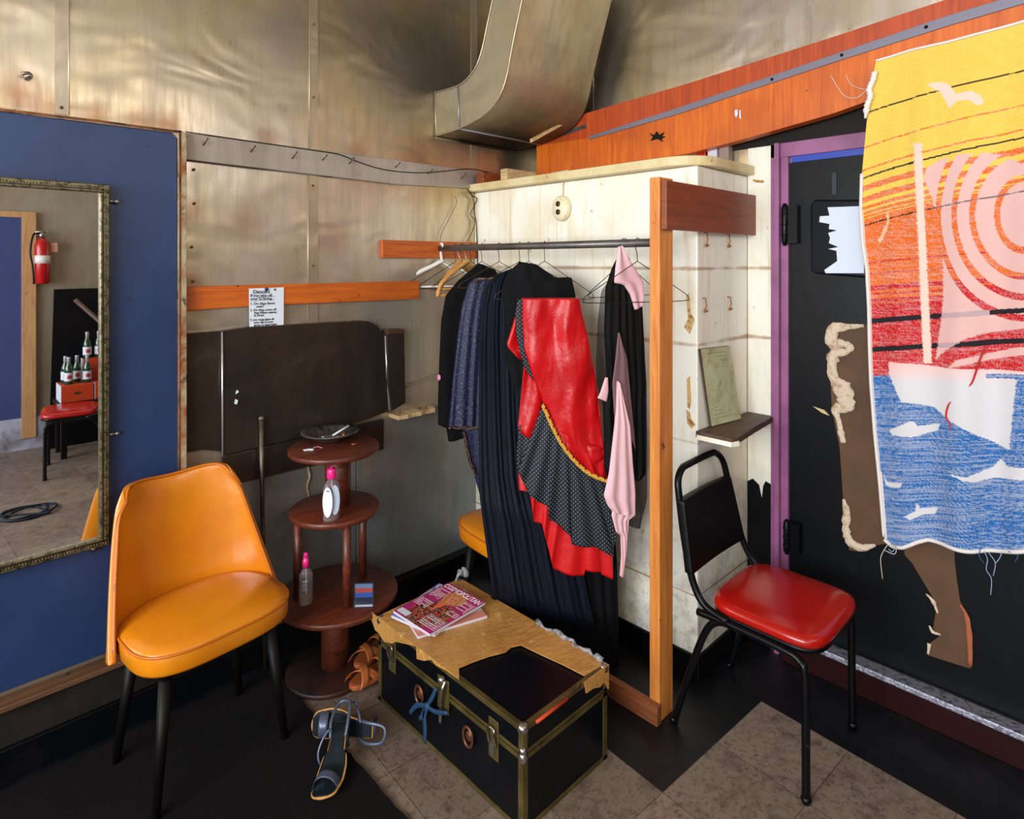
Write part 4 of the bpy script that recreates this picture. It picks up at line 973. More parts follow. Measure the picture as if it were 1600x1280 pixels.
# black dress behind the red one
g4 = GP(XROD, 1.735, 40)
t = thing('black_dress', 'black dress with a straight top hanging directly behind the red satin one', 'garment', g4.p + Vector((0, 0, .25)))
obj('bodice', cloth(g4, [(812, 409), (795, 425), (786, 445), (788, 500), (792, 600)], [(838, 413), (868, 434), (893, 433), (899, 460), (903, 600)], 80, 40, folds(3, .005, 1, .5)), M_BLKVEL, t)
obj('skirt', cloth(g4, [(790, 560), (794, 640), (800, 740), (815, 820), (830, 900), (845, 985)], [(905, 560), (925, 640), (944, 740), (950, 860), (952, 940), (953, 1004)], 120, 60, folds(9, .005, 2, .5), off=-.004, push=lambda v: .16 * min(1, v * 1.6)), M_BLKVEL, t)
# red satin dress
g5 = GP(1.780, 1.531, 43)
t = thing('flamenco_dress', 'shiny red satin dress with gold braid and ruffles of dotted black and red', 'dress', g5.p + Vector((0, 0, .5)))
trim = [(820, 560), (835, 590), (850, 630), (865, 665), (880, 695), (900, 722), (925, 742), (947, 751)]
def wrink(u, v):
    q = noise.noise(Vector((u * 2.6 + v, v * 3, .3))) * .020 + noise.noise(Vector((u * 6 + v * 3, v * 6, 2.3))) * .010
    return .006 * math.sin(u * 9 + v * 3) * v + q
obj('satin_overskirt', cloth(g5, [(816, 466), (816, 500), (819, 545), (833, 590), (849, 632), (864, 668), (880, 697), (902, 724)], [(906, 466), (910, 490), (921, 535), (931, 590), (937, 640), (942, 690), (947, 725), (948, 751)], 80, 90, wrink, off=.016, th=.02), M_SATIN, t)
obj('satin_point', cloth(g5, [(864, 668), (880, 697), (902, 724), (925, 742)], [(944, 700), (946, 715), (948, 735), (949, 750)], 30, 12, wrink, off=.014, th=.012), M_SATIN, t)
obj('side_drape', cloth(g5, [(805, 494), (797, 520), (791, 540), (806, 556), (819, 566), (815, 610), (811, 650), (809, 672)], [(809, 500), (822, 540), (830, 566), (842, 600), (847, 625), (845, 650), (840, 668), (834, 690)], 20, 30, lambda u, v: .008 * math.sin(u * 6 + v * 5), off=.004, th=.008, belly=.005), M_SATIN, t)
obj('dotted_facing', cloth(g5, [(809, 468), (805, 490), (806, 520), (812, 550), (822, 580)], [(818, 466), (818, 500), (822, 545), (833, 580), (842, 605)], 12, 26, lambda u, v: 0, off=.012, th=.006, belly=.005), M_DOTS, t)
# dotted flounce: from the gold braid down to its own hem
def flounce(top, bot, nf, amp, off, belly=.012):
    mb = MB()
    def fn(u, v):
        a = poly_at(top, u); b = poly_at(bot, u); px, py = lerp(a[0], b[0], v), lerp(a[1], b[1], v)
        p = g5.at(px, py, off)
        f = amp * (v ** .7) * math.sin(u * nf * 2 * PI + .6 * v) + belly * math.sqrt(max(0, 1 - (2 * u - 1) ** 2)) + .006 * v
        return p + g5.n * f, ((p - g5.p).dot(g5.d), p.z)
    mb.grid(fn, 130, 36, -g5.n * .004); return mb
hem_d = [(809, 690), (808, 712), (808, 736), (824, 738), (826, 770), (842, 782), (856, 790), (857, 808), (874, 818), (890, 832), (893, 848), (912, 851), (926, 852), (940, 860), (958, 867)]
obj('dotted_flounce', flounce([(848, 632), (864, 668), (880, 697), (902, 724), (925, 742), (953, 756)], [(809, 735), (826, 770), (842, 783), (856, 790), (857, 808), (874, 820), (890, 833), (893, 849), (926, 852), (958, 866), (963, 800)], 7, .0075, .006), M_DOTS, t)
obj('dotted_side', cloth(g5, [(810, 668), (808, 700), (808, 736)], [(850, 630), (850, 690), (830, 742)], 30, 20, folds(3, .005), off=.0, th=.006, belly=.006), M_DOTS, t)
obj('red_underskirt', flounce([(809, 735), (830, 740), (860, 745), (900, 755), (955, 790)], [(811, 764), (827, 766), (834, 814), (846, 816), (855, 850), (864, 886), (881, 893), (912, 898), (913, 888), (937, 891), (940, 897), (956, 902), (958, 860)], 7, .007, -.008), M_SATIN2, t)
mb = MB(); pts = crom([g5.at(a, b, .034 + .004 * i) for i, (a, b) in enumerate([(849, 634), (864, 668), (880, 697), (902, 724), (925, 742), (950, 752)])], 12)
n_ = len(pts)
for ph in (0, PI / 2, PI):
    mb.tube([p + Vector((0, 0, .006 * math.sin(i * 1.25 + ph))) + g5.d * .005 * math.cos(i * 1.25 + ph) for i, p in enumerate(pts)], .0042, 6)
obj('gold_braid', mb, M_GOLDTRIM, t)
# sheer black gown with pink scarf
g6 = GP(XROD, 1.385, 20)
t = thing('sheer_gown', 'sheer black chiffon gown hanging against the pine post', 'garment', g6.p + Vector((0, 0, .5)))
obj('dense_layer', cloth(g6, [(968, 400), (958, 420), (948, 450), (946, 520), (950, 600), (944, 640), (946, 690), (944, 730), (950, 745)], [(982, 404), (996, 430), (1003, 470), (1006, 540), (1008, 600), (1008, 660), (1008, 700), (1008, 740), (1000, 750)], 60, 60, folds(5, .007, .5, .4)), M_SHEERD, t)
obj('sheer_layer', cloth(g6, [(955, 435), (940, 455), (935, 500), (932, 570), (933, 600), (944, 640), (960, 700), (975, 780), (984, 822)], [(960, 436), (975, 460), (1004, 500), (1008, 570), (1010, 600), (1010, 640), (1010, 700), (1010, 780), (998, 824)], 50, 50, folds(6, .006, .2, .4), off=-.008, th=.006), M_SHEER, t)
t = thing('pink_scarf', 'pale pink chiffon scarf draped on the hanger of the sheer black gown', 'scarf', g6.p + Vector((0, 0, .6)))
obj('collar_drape', cloth(g6, [(966, 386), (962, 420), (960, 442), (975, 445), (985, 460), (992, 484)], [(972, 384), (982, 404), (995, 425), (1004, 440), (1006, 460), (1004, 478)], 24, 30, lambda u, v: .004 * math.sin(u * 8), off=.030, th=.006, belly=.006), M_PINKCH, t)
obj('trailing_end', cloth(g6, [(964, 595), (961, 660), (952, 740), (944, 775), (951, 792), (958, 800)], [(968, 600), (984, 665), (988, 720), (992, 770), (992, 806), (985, 806)], 40, 50, folds(2.4, .007, .6, .3), off=.034, th=.006, belly=.010), M_PINKCH, t)
obj('ruffled_tip', cloth(g6, [(958, 790), (956, 806), (963, 832), (970, 836), (971, 870), (969, 900)], [(990, 790), (991, 806), (982, 812), (981, 832), (979, 862), (972, 902)], 20, 30, folds(3, .006, .2, .5), off=.030, th=.005, belly=.005), M_PINKCH, t)
obj('inner_panel', cloth(g6, [(966, 520), (962, 560), (957, 600), (960, 650), (975, 655)], [(968, 520), (980, 560), (986, 620), (992, 680), (994, 705)], 20, 30, folds(2, .004), off=.0315, th=.002, belly=.002), mat('veiled_pink', srgb(120, 88, 92), .7), t)
obj('side_peek', cloth(g6, [(946, 590), (938, 615), (934, 622)], [(950, 590), (951, 612), (948, 628)], 6, 6, lambda u, v: 0, off=.03, th=.003, belly=.003), M_PINKCH, t)

# ------------------------------------------------------------------ corner shelf and tablet
cs = thing('corner_shelf', 'small peeling brown wooden corner shelf between the box side and door frame', 'shelf', (2.4, 1.15, .96))
mb = MB(); mb.prism([(2.165, 1.206, .962), (2.61, 1.206, .962), (2.61, 1.09, .962), (2.40, 1.072, .962), (2.20, 1.05, .962), (2.165, 1.06, .962)], (0, 0, .024)); obj('board', mb, W_DARK, cs, .003)
mb = MB(); mb.prism([(2.163, 1.2, .955), (2.163, 1.06, .955), (2.2, 1.046, .955), (2.205, 1.05, .955), (2.17, 1.064, .955), (2.17, 1.2, .955)], (0, 0, .018)); obj('peeling_edge', mb, M_WHITE, cs)
a, b = onZ(1112, 666, .989), onZ(1158, 654, .989); c_, d_ = onY(1095, 546, 1.195), onY(1140, 541, 1.195)
tbt = thing('list_board', 'small board with a yellowed handwritten list leaning on the corner shelf', 'clipboard', (a + b) / 2)
nrm = (b - a).cross(c_ - a).normalized(); nrm = nrm if nrm.y < 0 else -nrm
mb = MB(); mb.prism([a, b, d_, c_], -nrm * .012); obj('backing', mb, W_DARK, tbt)
mb = MB(); mb.prism([a + nrm * .0015, b + nrm * .0015, d_ + nrm * .0015, c_ + nrm * .0015], -nrm * .0015); obj('paper', mb, M_PAPER2, tbt)
mb = MB(); rr = random.Random(5)
for i in range(18):
    k = .06 + .9 * (i / 18); x0 = .12 + .05 * rr.random(); x1 = .55 + .35 * rr.random()
    if 9 < i < 12: x0 = .3
    n2 = 7
    for j in range(n2):
        u0 = lerp(x0, x1, j / n2); u1 = lerp(x0, x1, (j + rr.uniform(.5, .9)) / n2)
        P = lambda u, v: lerp(lerp(c_, d_, u), lerp(a, b, u), v) + nrm * .0019
        mb.prism([P(u0, k), P(u1, k), P(u1, k + .006), P(u0, k + .006)], nrm * .0003)
obj('faint_lines', mb, mat('faded_ink', srgb(110, 104, 84), .7), tbt)

# ------------------------------------------------------------------ mirror
YM = YL - .075
mr = thing('wall_mirror', 'tall mirror in a beaded gilt frame hung on the blue door', 'mirror', onY(90, 890, YM))
def on(px, py, off=0): return onY(px, py, YM - off)
gl = [(-60, 294), (158, 297), (160, 852), (-60, 925)]
tl, tr, br, bl_ = on(-40, 282), on(164, 291), on(165, 848), on(-40, 900)
xl_ = on(-40, 500).x; xr_ = on(170, 500).x; zt_ = on(168, 289).z; zb2 = on(168, 850).z; fwid = .028
mb = MB(); mb.box((xl_ + .01, YM + .004, zb2 + .01), (xr_ - .01, YM + .012, zt_ - .01)); 
gm = NT('mirror_glass'); gm.b.inputs['Metallic'].default_value = 1; gm.b.inputs['Roughness'].default_value = .01; gm.b.inputs['Base Color'].default_value = (.80, .82, .84, 1)
obj('glass', mb, gm.m, mr)
def fr_bar(lo, hi): 
    mb = MB(); mb.box(lo, hi); obj('frame_bar', mb, M_GOLDF, mr, .004)
fr_bar((xl_, YM - .012, zt_ - fwid), (xr_, YM + .022, zt_)); fr_bar((xl_, YM - .012, zb2), (xr_, YM + .022, zb2 + fwid))
fr_bar((xr_ - fwid, YM - .012, zb2 + fwid), (xr_, YM + .022, zt_ - fwid)); fr_bar((xl_, YM - .012, zb2 + fwid), (xl_ + fwid, YM + .022, zt_ - fwid))
mb = MB(); z = zb2 + fwid
while z < zt_ - fwid * .5: mb.ball((xr_ - .012, YM - .014, z), .0036, 6, (1, .7, .8)); z += .0082
obj('beading', mb, M_GOLDF, mr)
mb = MB(); x = xl_
while x < xr_ - .01: mb.ball((x, YM - .014, zt_ - .012), .0036, 6, (.8, .7, 1)); mb.ball((x, YM - .014, zb2 + .012), .0036, 6, (.8, .7, 1)); x += .0082
obj('beading', mb, M_GOLDF, mr)
mb = MB(); mb.box((xr_ - .021, YM - .0135, zb2), (xr_ - .017, YM - .01, zt_)).box((xl_, YM - .0135, zt_ - .021), (xr_, YM - .01, zt_ - .017)).box((xl_, YM - .0135, zb2 + .017), (xr_, YM - .01, zb2 + .021)); obj('groove', mb, M_GOLDD, mr)
for z in (on(175, 314).z, on(175, 680).z):
    mb = MB(); mb.tube([(xr_ - .002, YM + .012, z), (xr_ + .024, YM + .014, z)], .006, 8); mb.ball((xr_ + .026, YM + .012, z), .0085, 10); obj('mirror_clip', mb, M_NICKEL, mr)
mb = MB(); q = on(147, 868); mb.ball((q.x, YM + .012, zb2 - .008), .011, 10); obj('mirror_clip', mb, M_NICKEL, mr)

# ------------------------------------------------------------------ yellow chairs (front is local -Y)
def chair_shell_pt(u, v):
    """u -1..1 around, v 0..1 up"""
    w = lerp(.262, .192, v ** 1.1) * (1 - .10 * max(0, (v - .86) / .14) ** 2.2); a = u * math.radians(80)
    x = w * math.sin(a) / math.sin(math.radians(80))
    wrap = lerp(.20, .085, v ** .8)
    y = lerp(.15, .215, v) - wrap * (1 - math.cos(a)) / (1 - math.cos(math.radians(80)))
    top = .890 - .045 * abs(u) ** 6 - .016 * math.exp(-(u / .45) ** 2)
    bot = .415 + .02 * abs(u) ** 4
    return Vector((x, y, lerp(bot, top, v)))
def make_yellow(label):
    t = thing('vinyl_chair', label, 'chair', (0, 0, 0), 'yellow vinyl barrel chairs')
    mb = MB()
    def nrm_(u, v):
        e = 1e-3; u *= .97; a = chair_shell_pt(u + e, v) - chair_shell_pt(u - e, v); b = Vector((0, 0, 0)) + chair_shell_pt(u, v + e) - chair_shell_pt(u, v - e)
        return a.cross(b).normalized()
    def fn(s, v):
        u = s * 2 - 1; p = chair_shell_pt(u, v); n = nrm_(u, max(.01, min(.99, v)))
        pad = .012 * (1 - abs(u) ** 4) * (1 - (2 * v - 1) ** 6)
        return p + n * pad, (0, 0)
    mb.grid(fn, 48, 30, lambda s, v: -nrm_(s * 2 - 1, max(.01, min(.99, v))) * (.030 - .014 * abs(s * 2 - 1) ** 6 - .010 * v ** 6))
    obj('backrest', mb, M_YELLOW, t, .006, local=True)
    mb = MB(); edge = [chair_shell_pt(-1, k / 14) for k in range(0, 14)] + [chair_shell_pt(-1 + 2 * k / 30, 1) for k in range(31)] + [chair_shell_pt(1, 1 - k / 14) for k in range(1, 15)]
    mb.tube([p + Vector((0, .0, .002)) for p in edge], .0055, 8)
    obj('back_piping', mb, M_YPIPE, t, local=True)
    # seat cushion: rounded outline
    def outline(a, s=1.0):
        c, d = math.cos(a), math.sin(a); e = .62 if d < 0 else .8
        x = .245 * math.copysign(abs(c) ** e, c); y = (.205 if d < 0 else .185) * math.copysign(abs(d) ** e, d) - .045
        x *= 1 + .04 * (-d)
        return x * s, (y + .045) * s - .045
    rings = [(.93, .424), (.985, .429), (1.0, .437), (1.0, .47), (.99, .488), (.965, .497), (.85, .507), (.6, .517), (.3, .521), (.02, .522)]
    mb = MB(); seg = 64; vs = []
    for s, z in rings:
        for j in range(seg): x, y = outline(2 * PI * j / seg, s); vs.append((x, y, z))
    n = len(rings)
    mb.add(vs, [(i * seg + j, i * seg + (j + 1) % seg, (i + 1) * seg + (j + 1) % seg, (i + 1) * seg + j) for i in range(n - 1) for j in range(seg)] + [tuple(range(seg)), tuple(range((n - 1) * seg, n * seg))], smooth=True)
    obj('seat', mb, M_YELLOW, t, local=True)
    mb = MB(); mb.tube([(*outline(2 * PI * j / 64, .998), .4885) for j in range(64)], .0042, 7, closed=True); obj('seat_piping', mb, M_YPIPE, t, local=True)
    for sx in (-1, 1):
        for y0, y1 in ((-.17, -.2), (.08, .13)):
            mb = MB(); mb.tube([(sx * .165, y0, .39), (sx * .205, y1, 0)], [.02, .012], 12); obj('leg', mb, M_BLKLEG, t, local=True)
    return t
YC = make_yellow('large yellow vinyl barrel chair in front of the blue door and mirror')
YC.location = (.682, 2.225, 0); YC.rotation_euler = (0, 0, math.radians(6))
YC2 = dup(YC, (1.925, 1.90, 0), math.radians(-95), 'second yellow vinyl chair mostly hidden behind the hanging clothes')

# ------------------------------------------------------------------ red chair (front is local -Y)
def make_red(label):
    t = thing('metal_chair', label, 'chair', (0, 0, 0), 'red seated metal chairs')
    def outl(a, s=1):
        c, d = math.cos(a), math.sin(a); e = .42
        return .205 * math.copysign(abs(c) ** e, c) * s * (1 - .04 * d), .19 * math.copysign(abs(d) ** e, d) * s
    rings = [(.93, .448), (1.0, .455), (1.01, .468), (.985, .482), (.9, .490), (.6, .495), (.3, .497), (.02, .4975)]
    mb = MB(); seg = 64; vs = []
    for s, z in rings:
        for j in range(seg): x, y = outl(2 * PI * j / seg, s); vs.append((x, y, z))
    n = len(rings)
    mb.add(vs, [(i * seg + j, i * seg + (j + 1) % seg, (i + 1) * seg + (j + 1) % seg, (i + 1) * seg + j) for i in range(n - 1) for j in range(seg)] + [tuple(range(seg)), tuple(range((n - 1) * seg, n * seg))], smooth=True)
    obj('seat', mb, M_REDV, t, local=True)
    mb = MB(); vs = []
    for s, z in ((.9, .436), (.99, .438), (.99, .452), (.9, .452)):
        for j in range(seg): x, y = outl(2 * PI * j / seg, s); vs.append((x, y, z))
    mb.add(vs, [(i * seg + j, i * seg + (j + 1) % seg, (i + 1) * seg + (j + 1) % seg, (i + 1) * seg + j) for i in range(3) for j in range(seg)] + [tuple(range(seg)), tuple(range(3 * seg, 4 * seg))], smooth=True)
    obj('seat_pan', mb, M_BLKTUBE, t, local=True)
    for sx in (-1, 1):
        mb = MB(); mb.tube(crom([(sx * .205, .21, .428), (sx * .205, .1, .432), (sx * .205, -.08, .428), (sx * .205, -.13, .415), (sx * .21, -.15, .38), (sx * .212, -.153, .2), (sx * .215, -.155, .0)], 6), .0125, 12); mb.ball((sx * .215, -.155, .012), .0165, 12, (1, 1, .8))
        obj('leg', mb, M_BLKTUBE, t, local=True)
        mb = MB(); mb.tube(crom([(sx * .205, .06, .43), (sx * .205, .13, .425), (sx * .207, .18, .37), (sx * .21, .24, .2), (sx * .212, .30, .0)], 6), .0125, 12); mb.ball((sx * .212, .30, .012), .0165, 12, (1, 1, .8))
        obj('leg', mb, M_BLKTUBE, t, local=True)
    P = [(-.205, .1, .437), (-.205, .185, .46), (-.203, .232, .53), (-.20, .265, .66), (-.192, .29, .80), (-.182, .30, .855), (-.15, .305, .885), (-.10, .307, .892), (.06, .307, .895), (.11, .306, .888), (.15, .30, .855), (.165, .29, .80), (.18, .265, .66), (.195, .232, .53), (.205, .185, .46), (.205, .1, .437)]
    mb = MB(); mb.tube(crom(P, 6), .0125, 12); obj('back_frame', mb, M_BLKTUBE, t, local=True)
    mb = MB()
    def fn(s, v):
        z = lerp(.56, .795, v); x = lerp(-.225, .165, s) * lerp(1.04, .92, v); y = lerp(.214, .262, v) + .008 * math.sin(PI * s)
        return Vector((x, y, z)), (0, 0)
    mb.grid(fn, 24, 16, Vector((0, .03, 0))); obj('backrest', mb, M_BLKVINYL, t, .004, local=True)
    return t
RC = make_red('black tubular metal chair with a shiny red seat by the black door')
RC.location = (2.150, .865, 0); RC.rotation_euler = (0, 0, 0)

# ------------------------------------------------------------------ trunk
TX0, TX1, TY0, TY1, TZ = 1.245, 1.635, 1.235, 1.995, .305
tk = thing('footlocker', 'black footlocker trunk with brass edging and torn tan tape on its lid', 'trunk', (1.44, 1.615, 0))
ZS = .225
mb = MB(); mb.box((TX0, TY0, .004), (TX1, TY1, ZS - .002)); obj('body', mb, M_TRUNK, tk, .004)
mb = MB(); mb.box((TX0 - .001, TY0 - .001, ZS + .002), (TX1 + .001, TY1 + .001, TZ)); obj('lid', mb, M_TRUNK, tk, .004)
def strip(lo, hi): mb.box(lo, hi)
mb = MB(); e = .014; s_ = .0025
for z0, z1 in ((.002, .016), (ZS - .016, ZS - .002)):
    mb.box((TX0 - s_, TY0 - s_, z0), (TX0 + .001, TY1 + s_, z1)).box((TX1 - .001, TY0 - s_, z0), (TX1 + s_, TY1 + s_, z1))
    mb.box((TX0 - s_, TY0 - s_, z0), (TX1 + s_, TY0 + .001, z1)).box((TX0 - s_, TY1 - .001, z0), (TX1 + s_, TY1 + s_, z1))
for x in (TX0, TX1):
    for y in (TY0, TY1):
        mb.box((x - (s_ if x == TX0 else e + .004), y - (s_ if y == TY0 else e + .004), .002), (x + (e + .004 if x == TX0 else s_), y + (e + .004 if y == TY0 else s_), ZS - .002))
obj('body_edging', mb, M_BRASS, tk, .001)
mb = MB()
for z0, z1 in ((ZS + .002, ZS + .012), (TZ - .013, TZ + .0025)):
    mb.box((TX0 - s_, TY0 - s_, z0), (TX0 + (.001 if z0 < .25 else .014), TY1 + s_, z1)).box((TX1 - (.001 if z0 < .25 else .014), TY0 - s_, z0), (TX1 + s_, TY1 + s_, z1))
    mb.box((TX0 - s_, TY0 - s_, z0), (TX1 + s_, TY0 + (.001 if z0 < .25 else .014), z1)).box((TX0 - s_, TY1 - (.001 if z0 < .25 else .014), z0), (TX1 + s_, TY1 + s_, z1))
for x in (TX0, TX1):
    for y in (TY0, TY1):
        mb.box((x - (s_ if x == TX0 else e + .003), y - (s_ if y == TY0 else e + .003), ZS + .002), (x + (e + .003 if x == TX0 else s_), y + (e + .003 if y == TY0 else s_), TZ))
obj('lid_edging', mb, M_BRASS, tk, .001)
for x in (TX0, TX1):
    for y in (TY0, TY1):
        mb = MB(); mb.ball((x + (.006 if x == TX0 else -.006), y + (.006 if y == TY0 else -.006), TZ - .006), .017, 16); obj('corner_cap', mb, M_NICKEL, tk)
mb = MB(); mb.ball((TX0 + .002, TY0 + .002, ZS - .006), .0135, 12, (1, 1, 1.3)); mb.ball((TX0 + .002, TY0 + .002, ZS + .014), .012, 12); obj('corner_clamp', mb, M_NICKEL, tk)
mb = MB(); mb.tube([(TX0 + .05, TY0 - .004, TZ - .006), (TX0 + .19, TY0 - .004, TZ - .006)], .0055, 6); obj('red_scuff', mb, mat('red_scuffed_edge', srgb(190, 62, 24), .5), tk)
for y in (1.355, 1.90):
    L = obj('latch', MB().box((TX0 - .006, y - .022, ZS - .075), (TX0 - .001, y + .022, ZS + .045)), M_BRASS, tk, .003)
    mb = MB(); mb.tube(crom([(TX0 - .008, y - .014, ZS - .03), (TX0 - .016, y - .014, ZS + .0), (TX0 - .014, y - .012, ZS + .022), (TX0 - .014, y + .012, ZS + .022), (TX0 - .016, y + .014, ZS), (TX0 - .008, y + .014, ZS - .03)], 4), .004, 7)
    mb.box((TX0 - .012, y - .008, ZS - .06), (TX0 - .005, y + .008, ZS - .02)); obj('latch_clasp', mb, M_NICKEL, L)
y = 1.60
L = obj('lock_plate', MB().box((TX0 - .006, y - .03, ZS - .06), (TX0 - .001, y + .03, ZS + .05)), M_BRASS, tk, .003)
mb = MB(); mb.tube(crom([(TX0 - .008, y - .018, ZS + .05), (TX0 - .022, y - .018, ZS + .03), (TX0 - .022, y - .01, ZS - .0), (TX0 - .018, y - .004, ZS - .05), (TX0 - .016, y, ZS - .09)], 5), .006, 8); mb.ball((TX0 - .014, y - .004, ZS + .05), .013, 10); obj('hasp', mb, M_NICKEL, L)
for y in (1.47, 1.73):
    mb = MB(); mb.tube([(TX0 - .008, y + .022 * math.cos(a), ZS - .07 + .03 * math.sin(a)) for a in [2 * PI * k / 16 for k in range(16)]], .005, 7, closed=True); mb.ball((TX0 - .004, y, ZS - .07), .016, 10, (.4, 1, 1)); obj('handle_loop', mb, mat('copper_loop', srgb(120, 80, 60), .35, .7), tk)
# tan tape: top sheet and torn flaps
def zpt(px, py): return onZ(px, py, TZ + .004)
top = [(717, 1045), (738, 1036), (763, 1027), (790, 1020), (800, 1012), (814, 1009), (845, 1024), (880, 1040), (913, 1057), (935, 1044), (957, 1030), (959, 1022), (930, 1005), (880, 975), (830, 947), (780, 922), (733, 902), (722, 904), (700, 912), (640, 938), (600, 955)]
P3 = []
for a_, b_ in top:
    p = zpt(a_, b_); p.x = min(max(p.x, TX0 - .004), TX1 + .004); p.y = min(max(p.y, TY0 - .004), TY1 + .004); P3.append(p)
tape = thing('packing_tape', 'torn tan packing tape sheet stuck over the trunk lid', 'tape', (1.44, 1.7, TZ))
P3 = [Vector((TX0 - .006, TY1 + .003, TZ + .004)), Vector((TX0 - .006, 1.515, TZ + .004))] + P3
mb = MB(); mb.prism(P3, (0, 0, .0035)); obj('top_sheet', mb, M_TAPE, tape)
def flapX(L, nm):
    q = [onX(a_, b_, TX0 - .007) for a_, b_ in L]
    for p in q: p.z = min(p.z, TZ + .006)
    mb = MB(); mb.prism(q, (.003, 0, 0)); obj(nm, mb, M_TAPE, tape)
flapX([(580, 945), (580, 968), (586, 985), (592, 990), (600, 1003), (612, 1006), (618, 1003), (640, 1008), (650, 1007), (651, 1030), (662, 1033), (674, 1031), (681, 1040), (697, 1048), (714, 1059), (719, 1043), (719, 1020)], 'torn_flap')
q = [onY(a_, b_, TY0 - .007) for a_, b_ in ((912, 1048), (914, 1068), (916, 1084), (928, 1076), (938, 1074), (944, 1066), (951, 1078), (957, 1070), (963, 1052), (962, 1030), (955, 1022))]
for p in q: p.z = min(p.z, TZ + .006); p.x = min(p.x, TX1 + .006)
mb = MB(); mb.prism(q, (0, .003, 0)); obj('torn_flap', mb, M_TAPE, tape)
mb = MB(); p0 = Vector((TX1 + .004, TY0 + .02, TZ + .006)); p1 = Vector((TX1 + .004, TY0 + .32, TZ + .006))
mb.tube([lerp(p0, p1, k / 16) + Vector((random.uniform(-.006, .006), 0, random.uniform(-.002, .010))) for k in range(17)], [random.uniform(.003, .011) for _ in range(17)], 7); obj('crumpled_film', mb, M_CLEAR, tape)
mb = MB(); p0 = Vector((TX1 - .03, TY1 - .01, TZ + .012)); mb.tube(crom([p0, p0 + Vector((.02, .0, .03)), p0 + Vector((.035, .01, .012)), p0 + Vector((.05, 0, .035)), p0 + Vector((.04, -.02, .01))], 4), [random.uniform(.004, .014) for _ in range(17)], 6); obj('crumpled_film', mb, M_CLEAR, tape)
# blue ribbon tied on the lock
rb = thing('blue_ribbon', 'blue cloth strip knotted around the trunk lock', 'ribbon', onX(665, 1110, TX0 - .02))
mb = MB()
def bl(L, w):
    P = crom([onX(a_, b_, TX0 - .026) for a_, b_ in L], 4); n_ = len(P)
    vs = []
    for i, p in enumerate(P):
        t_ = (P[min(i + 1, n_ - 1)] - P[max(i - 1, 0)]).normalized(); sd = t_.cross(Vector((-1, 0, 0))).normalized(); ww = w * (.7 + .3 * math.sin(PI * i / (n_ - 1)))
        vs += [p + sd * ww, p - sd * ww, p - sd * ww + Vector((-.004, 0, 0)), p + sd * ww + Vector((-.004, 0, 0))]
    mb.add(vs, [(i * 4 + j, i * 4 + (j + 1) % 4, (i + 1) * 4 + (j + 1) % 4, (i + 1) * 4 + j) for i in range(n_ - 1) for j in range(4)] + [(0, 1, 2, 3), (n_ * 4 - 4, n_ * 4 - 3, n_ * 4 - 2, n_ * 4 - 1)], smooth=True)
bl([(682, 1075), (676, 1090), (668, 1102)], .007); bl([(668, 1102), (652, 1102), (641, 1114)], .008); bl([(668, 1102), (664, 1120), (665, 1140), (664, 1160)], .009); bl([(668, 1104), (682, 1112), (700, 1114)], .007); bl([(664, 1108), (660, 1120), (656, 1122)], .008)
mb.ball(onX(668, 1104, TX0 - .028), .013, 10, (.7, 1, 1)); obj('strip', mb, M_BLUERIB, rb)

